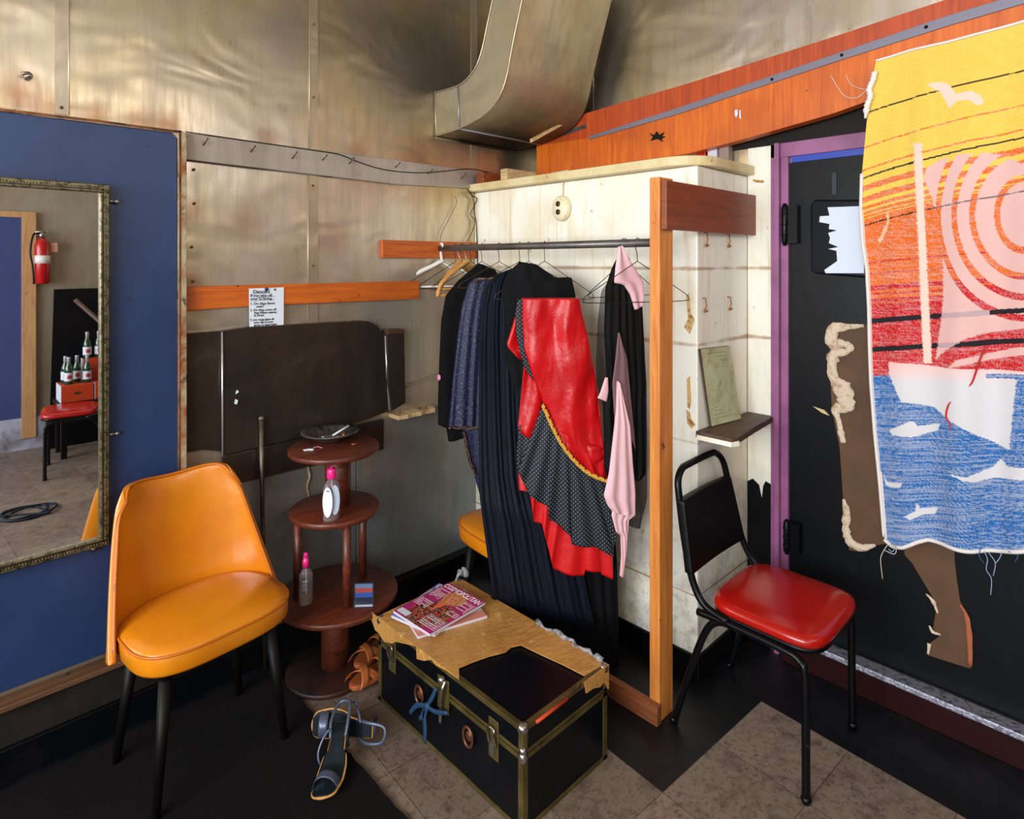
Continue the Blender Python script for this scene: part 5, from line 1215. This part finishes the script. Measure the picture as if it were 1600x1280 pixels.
# ------------------------------------------------------------------ magazines
def magazine(cx, cy, z, rot, kind, label):
    w, h, th = .212, .272, .010
    t = thing('magazine', label, 'magazine', (0, 0, 0), 'magazines on the trunk')
    mb = MB(); mb.box((-w / 2, -h / 2, 0), (w / 2 - .001, h / 2, th - .001)); obj('pages', mb, mat('page_edges', srgb(214, 212, 226), .6, bump=(300, .3, .002, (1, 1, 30))), t, .001, local=True)
    # cover printed in vertex colours
    nx, ny = 84, 108; vs = []; cl = []
    MAG, DK, SK, HR = srgb(176, 36, 112), srgb(40, 20, 34), srgb(222, 110, 66), srgb(208, 150, 92)
    rr = random.Random(11)
    for j in range(ny + 1):
        for i in range(nx + 1):
            x = i / nx; y = j / ny; vs.append((lerp(-w / 2, w / 2, x), lerp(-h / 2, h / 2, y), th + .0006))
            if kind == 0:
                c = MAG
                # dress: patterned, lower and middle
                dcx = .5 + .1 * math.sin(y * 3)
                if y < .58 and abs(x - dcx + .02) < .36 * (1 - abs(y - .28) / .62) + .06:
                    q = noise.noise(Vector((x * 26, y * 32, 1))); q2 = noise.noise(Vector((x * 18 + 9, y * 22, 5)))
                    c = DK if q > .05 else (srgb(206, 52, 38) if q2 > .1 else (srgb(92, 74, 120) if q < -.25 else srgb(196, 120, 60)))
                    if q2 < -.35: c = srgb(60, 90, 80)
                if y < .66 and y > .36 and abs(x - .47) < (y - .33) * .36: c = SK
                d = math.hypot((x - .53) / .24, (y - .75) / .155)
                if d < 1: c = tuple(lerp(a, b, .5 + .5 * math.sin(x * 70 + y * 30)) for a, b in zip(srgb(186, 112, 66), HR))
                d = math.hypot((x - .53) / .11, (y - .72) / .095)
                if d < 1:
                    c = srgb(228, 138, 100)
                    for ex in (.49, .575):
                        if math.hypot((x - ex) / .022, (y - .735) / .009) < 1: c = srgb(60, 30, 26)
                    if math.hypot((x - .535) / .03, (y - .675) / .009) < 1: c = srgb(176, 40, 40)
                # blurbs: thin unreadable bars
                if (x < .30 and .60 < y < .86) or (x > .72 and .42 < y < .82) or (x < .34 and .33 < y < .5) or (x > .55 and .05 < y < .30) or (x < .26 and .1 < y < .28 and False):
                    if (j % 4) in (0, 1) and noise.noise(Vector((i * .8, j // 4 * 3.1, 4))) > -.25 and noise.noise(Vector((j // 4 * 2.7, x * 3, 8))) > -.3: c = srgb(236, 214, 222)
                if .03 < x < .30 and .03 < y < .13: c = srgb(222, 226, 240)
                if x < .015 or x > .985: c = srgb(150, 30, 96)
            elif kind == 1:
                c = srgb(118, 120, 176)
                if .1 < y < .75 and abs(x - .5) < .25: c = srgb(150, 120, 140)
                if (x < .3 and y > .4 and y < .8 and j % 4 in (0, 1)): c = srgb(214, 208, 190)
            else:
                c = srgb(214, 206, 220)
                if y < .25 or x > .8: c = srgb(206, 132, 112)
            cl.append(c)
    W_ = nx + 1; mb = MB(); fs = [(j * W_ + i, j * W_ + i + 1, (j + 1) * W_ + i + 1, (j + 1) * W_ + i) for j in range(ny) for i in range(nx)]
    mb.add(vs, fs, smooth=True); cvo = obj('cover', mb, M_COVER, t, local=True, colors=cl)
    sol = cvo.modifiers.new('s', 'SOLIDIFY'); sol.thickness = .0006; sol.offset = -1
    if kind in (0, 1):
        me = text('COSMOPOLITAN', .0372, M_PAPER, Matrix.Translation((-w / 2 + .006, h / 2 - .034, th + .0008)), t, sx=.70, bold=.0005)
        join_text('masthead', [me], mat('masthead_white', srgb(244, 240, 244), .4), t)
    t.location = (cx, cy, z); t.rotation_euler = (0, 0, rot); return t
Zt = TZ + .0078
magazine(1.425, 1.84, Zt, math.radians(-90 - 16), 2, 'pale magazine at the bottom of the stack on the trunk')
magazine(1.415, 1.862, Zt + .0109, math.radians(-90 + 12), 1, 'bluish fashion magazine sticking out under the top magazine')
magazine(1.413, 1.842, Zt + .0218, math.radians(-90 + 3), 0, 'magenta fashion magazine with a blonde model, on top of the stack')

# ------------------------------------------------------------------ round stand
SX, SY = 1.21, 2.275
st = thing('spool_stand', 'three-tier round red-brown wooden stand between yellow chair and trunk', 'table', (SX, SY, 0))
def disc(name, c, r, z, th, nm=None):
    mb = MB(); prof = [(1e-5, z), (r - .004, z), (r, z + .004), (r, z + th - .004), (r - .004, z + th), (1e-5, z + th)]
    mb.lathe(prof, (c[0], c[1], 0), 64); return obj(name, mb, W_SPOOL, st)
disc('top_shelf', (SX, SY), .178, .878, .02); disc('middle_shelf', (SX + .004, SY), .176, .632, .022); disc('lower_shelf', (SX + .012, SY - .01), .236, .288, .022); bs = disc('base', (SX - .02, SY - .005), .17, 0, .02); bs.data.materials[0] = wood('worn_dark_base', srgb(40, 22, 18), srgb(18, 12, 12), .5, 'X', 1.2, srgb(90, 42, 24), .1)
mb = MB(); mb.lathe([(.052, .654), (.052, .878)], (SX + .022, SY + .01, 0), 32); obj('column', mb, W_SPOOL, st)
mb = MB(); mb.lathe([(.055, .02), (.055, .288)], (SX + .005, SY, 0), 32); obj('column', mb, W_SPOOL, st)
for dx_, dy_ in ((-.02, -.138), (.142, .02), (-.13, .05)):
    mb = MB(); mb.tube([(SX + dx_, SY + dy_, .31), (SX + dx_, SY + dy_, .632)], .0165, 14); obj('spindle', mb, W_SPOOL, st)
# ashtray
ac = onZ(516, 686, .90); ac = Vector((ac.x, ac.y, .898))
at = thing('ashtray_bowl', 'dented pewter dish used as an ashtray on the top tier of the stand', 'ashtray', ac)
mb = MB(); mb.lathe([(1e-5, 0), (.05, 0), (.062, .006), (.088, .026), (.118, .034), (.119, .038), (.088, .032), (.06, .012), (.045, .007), (1e-5, .007)], ac, 48); obj('bowl', mb, M_PEWTER, at)
mb = MB(); mb.lathe([(1e-5, .0075), (.045, .0075), (.055, .011), (.03, .014), (1e-5, .013)], ac, 20); obj('ash', mb, M_ASH, at)
mb = MB(); a_ = ac + Vector((.0, -.02, .02)); mb.tube([a_, a_ + Vector((.075, -.0, .028))], .004, 10)
tag(obj('cigarette', mb, M_PAPER), 'long white cigarette resting on the rim of the pewter dish', 'cigarette')
for k, (dx_, dy_, an, col, lb) in enumerate(((-.02, -.045, .3, 1, 'tan cigarette butt on the left side of the pewter dish'), (.01, -.055, 2.0, 1, 'cigarette butt at the near edge inside the pewter dish'), (.045, -.03, .8, 1, 'orange cigarette butt beside the long white cigarette'), (-.04, -.02, 1.6, 0, 'white cigarette stub at the far left inside the pewter dish'))):
    p = ac + Vector((dx_, dy_, .018)); d_v = Vector((math.cos(an), math.sin(an), .1)) * .012
    mb = MB(); mb.tube([p - d_v, p + d_v], .004, 8); tag(obj('cigarette_butt', mb, mat('filter_tan', srgb(206, 140, 62), .7) if col else M_PAPER), lb, 'cigarette butt', 'butts in the dish')
p = onZ(484, 703, .9); mb = MB(); mb.prism([p + Vector(v) for v in ((-.022, .01, 0), (.0, .008, 0), (.014, -.01, 0), (.006, -.016, 0), (-.008, -.004, 0), (-.022, -.002, 0))], (0, 0, .004))
tag(obj('paper_scrap', mb, M_PAPER), 'torn white paper scrap at the left rim of the top tier', 'paper scrap')
p = onZ(496, 700, .9); mb = MB(); mb.tube(crom([p + Vector(v) for v in ((-.012, .012, .001), (.004, .004, .003), (.008, -.01, .002), (.012, -.018, .002))], 4), .0016, 5)
tag(obj('pink_string', mb, mat('pink_string', srgb(210, 120, 150), .6)), 'small pink string beside the paper scrap on the top tier', 'string')
p = onZ(553, 694, .9); mb = MB(); mb.lathe([(1e-5, 0), (.011, 0), (.011, .002), (1e-5, .003)], p, 16); tag(obj('penny', mb, mat('coppery', srgb(190, 104, 50), .4, .5)), 'small orange disc on the right of the top tier', 'disc')
# bottles
def bottle(p, w, d, h, label, capz, kind):
    t = thing('spray_bottle' if kind else 'pump_bottle', label, 'bottle', p)
    mb = MB(); mb.lathe([(w * .8, 0), (w, .006), (w, h * .62), (w * .95, h * .72), (w * .6, h * .82), (.010, h * .86), (.010, h * .9)], p, 24, 1, d); obj('body', mb, M_GLASSPL, t)
    mb = MB(); mb.lathe([(w * .74, .004), (w * .92, .009), (w * .92, h * (.26 if kind else .5)), (1e-5, h * (.26 if kind else .5))], p, 20, .96, d * .94); obj('liquid', mb, M_LIQUID, t)
    mb = MB(); mb.tube([(p.x, p.y, p.z + .01), (p.x, p.y, p.z + h * .88)], .0022, 6); obj('dip_tube', mb, M_PLASTIC, t)
    q = (p.x, p.y, p.z + h * .87)
    if kind: mb = MB(); mb.lathe([(.013, 0), (.013, .03), (.009, .034), (.008, .055), (1e-5, .058)], q, 16); mb.tube([(q[0], q[1], q[2] + .045), (q[0] - .012, q[1] - .012, q[2] + .045)], .005, 8)
    else: mb = MB(); mb.lathe([(.016, 0), (.018, .003), (.017, .034), (.015, .037), (.004, .038), (.004, .048), (1e-5, .048)], q, 20)
    obj('pump', mb, M_PINKPL, t); return t
p = onZ(518, 813, .6545); bt = bottle(p, .033, .62, .185, 'clear bottle with pink pump and white oval label on the middle tier', 0, 0)
for c2, m_, o_, nm in ((-.007, M_LABEL, .0, 'label'), (.017, M_LABEL2, .014, 'label')):
    # oval labels facing the camera side
    fr = Vector((-SA * .0 - .66, -.75, 0)).normalized(); sd = Vector((.75, -.66, 0)).normalized()
    ctr_ = p + Vector((0, 0, .082 + (.004 if o_ else 0))) + fr * (.032 - o_) + sd * c2
    mb = MB(); mb.prism([ctr_ + sd * .0185 * math.cos(a_) + Vector((0, 0, .058 * math.sin(a_) * (1 if math.sin(a_) < 0 else .95))) for a_ in [2 * PI * k / 28 for k in range(28)]], fr * .0012); obj(nm, mb, m_, bt)
    if not o_:
        mb = MB()
        for k in range(3): mb.prism([ctr_ + fr * .0014 + sd * (x_ * .004 - .004 + k * .004) + Vector((0, 0, .038 + z_ * .005)) for x_, z_ in ((0, 0), (.7, 0), (.7, 1), (0, 1))], fr * .0003)
        obj('label_mark', mb, M_INK, bt)
p = onZ(478, 944, .3105); bt = bottle(p, .027, .8, .165, 'clear spray bottle with hot pink nozzle on the lower tier of the stand', 0, 1)
fr = Vector((-.6, -.8, 0)); sd = Vector((.8, -.6, 0))
mb = MB()
for k, w_ in enumerate((.022, .016, .02, .014, .018)):
    c3 = p + fr * .0255 + Vector((0, 0, .098 - k * .008)); mb.prism([c3 - sd * w_ * .5, c3 + sd * w_ * .5, c3 + sd * w_ * .5 + Vector((0, 0, .0022 + (.004 if k == 0 else 0))), c3 - sd * w_ * .5 + Vector((0, 0, .0022))], fr * .0004)
obj('label_mark', mb, M_PAPER, bt)
# cassette / picture card on lower tier
a_, b_ = onZ(553, 950, .3105), onZ(584, 949, .3105); upv = Vector((.006, .01, .088))
cc = thing('picture_card', 'small blue and red picture card in clear sleeve leaning on the lower tier', 'card', (a_ + b_) / 2)
P = lambda u, v, o=0: lerp(a_, b_, u) + upv * v + Vector((-.5, -.8, 0)) * o
mb = MB(); mb.prism([P(0, 0), P(1, 0), P(1, 1), P(0, 1)], (.003, .005, 0)); obj('sleeve', mb, mat('dark_sleeve', srgb(40, 46, 62), .2), cc)
for v0, v1, m_ in ((.42, .62, mat('card_blue', srgb(34, 74, 150), .4)), (.62, .80, mat('card_red', srgb(160, 60, 50), .4)), (.80, .97, mat('card_sky', srgb(90, 110, 150), .4)), (.04, .12, M_LABEL2)):
    mb = MB(); mb.prism([P(.06, v0, .001), P(.94, v0, .001), P(.94, v1, .001), P(.06, v1, .001)], (.0006, .001, 0)); obj('picture', mb, m_, cc)

# ------------------------------------------------------------------ tan flat sandals
def flat_sandal(label):
    t = thing('flat_sandal', label, 'shoe', (0, 0, 0), 'pair of tan sandals')
    # toe towards local -x
    def outl(k):
        a_ = 2 * PI * k; x = -.12 * math.cos(a_); w = .043 if x < 0 else .034
        return x, w * math.copysign(abs(math.sin(a_)) ** .8, math.sin(a_)) * (1 - .1 * (x > 0))
    mb = MB(); pts = [outl(k / 36) for k in range(36)]; mb.prism([(x, y, 0) for x, y in pts], (0, 0, .016)); obj('sole', mb, M_TANLEATH, t, .003, local=True)
    mb = MB(); mb.prism([(x * .93, y * .93, .016) for x, y in pts], (0, 0, .003)); obj('insole', mb, mat('tan_insole', srgb(150, 78, 40), .5), t, local=True)
    for sg in (-1, 1):
        def fn(u, v):
            a_ = PI * u; x = lerp(-.095, -.02, u if sg > 0 else 1 - u) + (v - .5) * .034
            y = -.047 * math.cos(a_); z = .012 + .04 * math.sin(a_) + .003 * sg
            return Vector((x, y, z)), (0, 0)
        mb = MB(); mb.grid(fn, 20, 4, Vector((0, 0, -.003))); obj('strap', mb, M_TANLEATH, t, local=True)
    def fn(u, v):
        a_ = PI * u; return Vector((.0 + (v - .5) * .03 + .02, -.043 * math.cos(a_), .012 + .045 * math.sin(a_))), (0, 0)
    mb = MB(); mb.grid(fn, 20, 4, Vector((0, 0, -.003))); obj('strap', mb, M_TANLEATH, t, local=True)
    return t
fs1 = flat_sandal('tan leather cross-strap sandal nearer the camera beside the trunk')
tc = onZ(562, 1062, .03); fs1.location = (tc.x + .07, tc.y - .0, .0205); fs1.rotation_euler = (0, 0, math.radians(14))
tc = onZ(566, 1030, .03); dup(fs1, (tc.x + .07, tc.y + .02, .0205), math.radians(22), 'tan leather cross-strap sandal farther back, against the stand column')
fs1.rotation_euler = (0, 0, math.radians(8))

# ------------------------------------------------------------------ silver heeled sandals
def heel(label):
    t = thing('heeled_sandal', label, 'shoe', (0, 0, 0), 'pair of silver heeled sandals')
    # toe at local -x, heel at +x; height profile
    prof = [(-.115, .008), (-.09, .006), (-.05, .007), (-.01, .022), (.03, .048), (.065, .07), (.10, .078)]
    def base(u, v, top):
        s = v; x, z = poly_at(prof, s); w = .014 + .033 * math.sin(PI * min(1, (s * 1.15 + .12))) ** .6 if s < .6 else lerp(.030, .023, (s - .6) / .4)
        if s < .12: w = .042 * math.sqrt(max(.02, 1 - ((.12 - s) / .12) ** 2))
        return Vector((x, (u * 2 - 1) * w, z + top)), (0, 0)
    mb = MB(); mb.grid(lambda u, v: base(u, v, .004), 10, 40, Vector((0, 0, -.006))); obj('sole', mb, M_SOLE, t, local=True)
    mb = MB(); mb.grid(lambda u, v: base((u - .5) * .9 + .5, .02 + v * .96, .0065), 10, 40, Vector((0, 0, -.002))); obj('insole', mb, M_INSOLE, t, local=True)
    mb = MB(); mb.tube([(.088, 0, .076), (.095, 0, .05), (.1, 0, .02), (.101, 0, 0)], [.022, .013, .008, .007], 12); obj('heel', mb, M_SILVLEATH, t, local=True)
    def strapf(x0, wd, hgt, yw, tilt=0):
        def fn(u, v):
            a_ = PI * u; x = x0 + (v - .5) * wd + tilt * math.cos(a_)
            zb0 = .008 if x0 < 0 else .05
            return Vector((x, -yw * math.cos(a_), zb0 + hgt * math.sin(a_))), (0, 0)
        mb = MB(); mb.grid(fn, 22, 4, Vector((0, 0, -.002))); return mb
    obj('toe_strap', strapf(-.07, .03, .042, .04), M_SILVLEATH, t, local=True)
    mb = MB(); mb.tube(crom([(.05, -.026, .066), (.085, -.03, .10), (.135, -.02, .12), (.14, .02, .118), (.085, .03, .10), (.05, .026, .066)], 6), .0055, 7); obj('ankle_strap', mb, M_SILVLEATH, t, local=True)
    mb = MB(); mb.tube(crom([(.06, .028, .09), (.05, .05, .07), (.03, .065, .04), (.02, .06, .012), (.04, .05, .008)], 6), .004, 6); obj('loose_strap', mb, M_SILVLEATH, t, local=True)
    return t
hs1 = heel('silver high-heeled sandal tipped on its side on the tiles beside the dark carpet')
pa = onZ(541, 1150, 0); hs1.location = (pa.x, pa.y, .052); hs1.rotation_euler = (math.radians(76), 0, math.radians(-38))
hs2 = dup(hs1, (0, 0, 0), 0, 'silver high-heeled sandal lying nearest the camera on the dark carpet')
pb = onZ(518, 1206, 0); hs2.location = (pb.x, pb.y - .03, .022); hs2.rotation_euler = (math.radians(-12), 0, math.radians(40))

# ------------------------------------------------------------------ carpet
rg = MB(); pts = [(XWIN + .3, .9)] + [(XWIN + .3, YL - .08)] + [(1.03 + random.uniform(-.003, .003), lerp(YL - .1, .9, k / 40)) for k in range(41)]
rg.prism([(x, y, .0) for x, y in pts], (0, 0, .011)); tag(obj('carpet', rg, M_RUG), 'very dark brown carpet with frayed edge under the yellow chair', 'carpet')

# ------------------------------------------------------------------ what the mirror shows: the rear of the room
def vm(px, py, y):   # real point seen in the mirror at px,py that lies on plane Y=y
    Yv = 2 * (YM + .004) - y; r = ray(px, py); p = CAM + r * (Yv / r.y); return Vector((p.x, y, p.z))
yb = YREAR
x_ = vm(44, 400, yb).x; zt2 = vm(40, 337, yb).z
mb = MB(); mb.box((x_ - 1.0, yb, .28), (x_ - .05, yb + .03, zt2 - .02)); struct('door_3', mb, mat('dim_blue_door', srgb(56, 70, 120), .5))
mb = MB(); mb.box((x_ - .05, yb, .1), (x_ + .05, yb + .045, zt2 + .03)).box((x_ - 1.0, yb, zt2 - .02), (x_ - .05, yb + .045, zt2 + .03)); struct('trim_12', mb, wood('door_casing_wood', srgb(206, 160, 110), srgb(176, 126, 82), .5, 'Z'))
mb = MB(); mb.box((x_ - 1.0, yb, 0), (x_ + .12, yb + .03, .28)); struct('baseboard_rear', mb, mat('pale_kick', srgb(176, 176, 196), .5, var=[(srgb(110, 100, 100), 6, .45, .7)]))
c = vm(66, 400, yb + .09); zt2 = vm(66, 372, yb + .09).z; zb3 = vm(62, 444, yb + .09).z
fe = thing('fire_extinguisher', 'red fire extinguisher with white band on the rear wall, seen in the mirror', 'fire extinguisher', (c.x, c.y, zb3))
h_ = zt2 - zb3
mb = MB(); mb.lathe([(1e-5, 0), (.045, .003), (.056, .02), (.056, h_ * .82), (.045, h_ * .92), (.02, h_), (1e-5, h_)], (c.x, c.y, zb3), 24); obj('cylinder', mb, M_REDEXT, fe)
mb = MB(); mb.lathe([(.0575, h_ * .45), (.0575, h_ * .62)], (c.x, c.y, zb3), 24); obj('band', mb, M_PLASTIC, fe)
mb = MB(); mb.lathe([(.02, h_), (.025, h_ + .03), (.012, h_ + .05), (1e-5, h_ + .05)], (c.x, c.y, zb3), 14); mb.tube([(c.x - .05, c.y, zb3 + h_ + .05), (c.x + .04, c.y, zb3 + h_ + .06)], .01, 8); obj('valve', mb, M_NICKEL, fe)
mb = MB(); mb.tube(crom([(c.x, c.y, zb3 + h_ + .04), (c.x - .06, c.y + .01, zb3 + h_ + .03), (c.x - .085, c.y + .02, zb3 + h_ * .7), (c.x - .07, c.y + .02, zb3 + h_ * .4), (c.x - .06, c.y + .02, zb3)], 6), .008, 8); obj('hose', mb, M_BLKTUBE, fe)
mb = MB(); mb.box((c.x + .06, c.y, zb3 + h_ * .7), (c.x + .11, c.y + .003, zb3 + h_ * .9)); obj('tag', mb, mat('pink_card_tag', srgb(226, 166, 140), .6), fe)
mb = MB(); mb.box((c.x - .03, yb, zb3 + .05), (c.x + .03, c.y - .04, zb3 + h_ * .8)); obj('bracket', mb, M_BLKTUBE, fe)
x0 = vm(84, 460, yb + .05).x; z0 = vm(84, 452, yb + .05).z
mb = MB(); mb.prism([(x0, yb + .05, z0), (x0 + .9, yb + .05, z0), (x0 + .86, yb + .15, .0), (x0 - .05, yb + .15, .0)], (0, .02, 0))
tag(obj('leaning_panel', mb, M_NAVYBLACK), 'black panel leaning on the rear wall, seen in the mirror', 'panel')
mb = MB(); z1 = vm(118, 474, yb + .35).z; b0 = vm(117, 468, yb + .19); b1 = vm(160, 506, yb + .19); b2 = b0 + (b1 - b0) * (b0.z / (b0.z - b1.z)); mb.tube([b0, b2], .02, 8); tag(obj('wooden_bar', mb, W_DARK), 'brown wooden bar in front of the black panel, seen in the mirror', 'bar')
# crate shelf with cartons of bottles
yc = -1.42
xa, xb = vm(92, 600, yc).x, vm(142, 600, yc).x
zc0 = vm(100, 626, yc).z; zc1 = vm(100, 600, yc).z
mb = MB(); mb.box((xa - .02, yc - .2, zc0 - .04), (xa + .9, yc + .14, zc0)); 
tbm = thing('low_table', 'dark low table under the red cartons, seen in the mirror', 'table', (xa + .4, yc - .1, 0)); obj('table_top', mb, M_BLKLEG, tbm)
for dx_ in (0, .8):
    for dy_ in (-.18, .08):
        mb = MB(); mb.box((xa + dx_, yc + dy_, 0), (xa + dx_ + .04, yc + dy_ + .04, zc0 - .04)); obj('leg', mb, M_BLKLEG, tbm)
def carton(x, z, w, h, lb):
    t = thing('bottle_carton', lb, 'carton', (x + w / 2, yc, z), 'red bottle cartons')
    mb = MB(); mb.box((x, yc - .12, z), (x + w, yc + .12, z + h)); obj('box', mb, M_CARTON, t, .003)
    mb = MB(); mb.box((x - .003, yc - .12, z), (x, yc + .12, z + h)); obj('side_panel', mb, M_CARTONW, t)
    mb = MB(); mb.prism([(x + w * .35, yc + .121, z + h * .5), (x + w * .5, yc + .121, z + h * .62), (x + w * .65, yc + .121, z + h * .5), (x + w * .5, yc + .121, z + h * .4)], (0, .001, 0)); obj('mark', mb, M_BRASS, t)
hc = max(.1, zc1 - zc0)
carton(xa, zc0, xb - xa, hc, 'left red carton carrying four green bottles, seen in the mirror')
carton(xb + .01, zc0, .24, hc, 'right red carton on the low table, seen in the mirror')
zu0 = zc0 + hc; hu = vm(130, 559, yc - .12).z - zu0
tu = thing('bottle_carton', 'tall stacked red carton behind carrying two bottles, seen in the mirror', 'carton', (xb + .1, yc - .05, zu0), 'red bottle cartons')
mb = MB(); mb.box((xb - .05, yc - .118, zu0 + .001), (xb + .22, yc - .02, zu0 + hu)); obj('box', mb, M_CARTON, tu, .003)
mb = MB(); mb.box((xb - .053, yc - .118, zu0), (xb - .05, yc - .02, zu0 + hu)); obj('side_panel', mb, M_CARTONW, tu)
def gbottle():
    t = thing('green_bottle', '', 'bottle', (0, 0, 0), 'green bottles on the cartons')
    mb = MB(); mb.lathe([(1e-5, 0), (.029, 0), (.031, .004), (.031, .12), (.026, .145), (.013, .175), (.012, .2)], (0, 0, 0), 20); obj('glass_body', mb, M_GREENGL, t, local=True)
    mb = MB(); mb.lathe([(.0135, .165), (.0135, .222), (.014, .228), (1e-5, .229)], (0, 0, 0), 16); obj('foil_neck', mb, M_FOIL, t, local=True)
    def fn(u, v): a_ = lerp(-.3 , PI + .3, u) ; return Vector((.0318 * math.cos(a_), .0318 * math.sin(a_), lerp(.03, .10, v))), (0, 0)
    mb = MB(); mb.grid(fn, 16, 6); obj('label_band', mb, M_CARTONW, t, local=True)
    mb = MB(); mb.lathe([(1e-5, 0), (.017, 0), (.017, .0015), (1e-5, .0015)], (0, 0, 0), 20)
    for i, v in enumerate(mb.v): mb.v[i] = Vector((v.x, .032 + v.z, v.y + .065))
    obj('label_emblem', mb, mat('label_red', srgb(180, 60, 60), .5), t, local=True); return t
gb = gbottle(); zc2 = zc0 + hc
sp = [(xa + .06, yc + .05, zc2, 'green foil-necked bottle at the outer left of the lower carton, seen in the mirror'), (xa + .13, yc - .03, zc2, 'green bottle second from left on the lower carton, seen in the mirror'), (xa + .19, yc + .05, zc2, 'green bottle third from left on the lower carton, seen in the mirror'),
      (xa + .05, yc - .04, zc2, 'green bottle behind the leftmost one on the lower carton, seen in the mirror'), (xb + .10, yc + .06, zc2, 'green bottle standing alone on the right carton, seen in the mirror'),
      (xb - .015, yc - .07, zu0 + hu, 'left green bottle on the tall stacked carton, seen in the mirror'), (xb + .07, yc - .07, zu0 + hu, 'right green bottle on the tall stacked carton, seen in the mirror')]
for i, (x, y, z, lb) in enumerate(sp):
    o = gb if i == 0 else dup(gb, (x, y, z), 0, lb)
    o.location = (x, y, z + .0005); o['label'] = lb
xs = (vm(56, 620, -1.0).x)
r2 = dup(RC, (xs + .22, -.98, 0), math.radians(-80), 'red-seated black chair at the back of the room, seen in the mirror')
# coiled cable on the floor
mb = MB(); P = []
cx_, cy_ = .47, -.12
for k in range(120):
    a_ = k / 120 * 2 * PI * 3.2; P.append((cx_ + (.14 + .03 * math.sin(k * .31)) * math.cos(a_) + .0006 * k, cy_ + (.11 + .03 * math.sin(k * .23 + 1)) * math.sin(a_) + .02 * math.sin(k * .07), .008 + .002 * (k / 120 * 3.2 // 1) + .003 * math.sin(k * .5)))
P += [(cx_ - .2, cy_ - .1, .008), (cx_ - .5, cy_ + .02, .008), (cx_ - .9, cy_ - .08, .008)]
mb.tube(crom(P, 2), .007, 8); tag(obj('coiled_cable', mb, mat('blue_black_cable', srgb(22, 34, 46), .4)), 'dark coiled cable on the tiled floor, seen in the mirror', 'cable')

# ------------------------------------------------------------------ lights and camera
def area(name, loc, rot, sx, sy, power, col):
    l = bpy.data.lights.new(name, 'AREA'); l.shape = 'RECTANGLE'; l.size = sx; l.size_y = sy; l.energy = power; l.color = col
    o = bpy.data.objects.new(name, l); C.objects.link(o); o.location = loc; o.rotation_euler = rot; return o
area('window_daylight', (XWIN - .06, (WY0 + WY1) / 2, (WZ0 + WZ1) / 2), (0, math.radians(-90), 0), WZ1 - WZ0, WY1 - WY0, 258, (.93, .97, 1.0))
area('rear_fill', (-1.3, YREAR + .06, 2.2), (math.radians(90), 0, 0), 1.6, 1.2, 16, (1.0, .96, .9))  # added fill light behind the camera, no opening in the rear wall
area('rear_high_fill', (1.05, YREAR + .06, 2.78), (math.radians(90), 0, 0), 2.4, .6, 24, (1.0, .97, .9))  # unseen light added above the mirror's view so the metal wall glows
w = bpy.data.worlds.new('sky'); bpy.context.scene.world = w; w.use_nodes = True
w.node_tree.nodes['Background'].inputs[0].default_value = (.75, .85, 1, 1); w.node_tree.nodes['Background'].inputs[1].default_value = 1.0
cam = bpy.data.cameras.new('camera'); co = bpy.data.objects.new('camera', cam); C.objects.link(co)
co.location = CAM; co.rotation_euler = (math.radians(90), 0, ANG - PI / 2)
cam.sensor_fit = 'HORIZONTAL'; cam.sensor_width = 36; cam.lens = F / 1600 * 36; cam.shift_y = -(640 - HY) / 1600; cam.clip_start = .02
sc = bpy.context.scene; sc.camera = co
sc.view_settings.view_transform = 'Standard'; sc.view_settings.look = 'None'; sc.view_settings.gamma = 1; sc.view_settings.exposure = 0.0
sc.cycles.max_bounces = 8
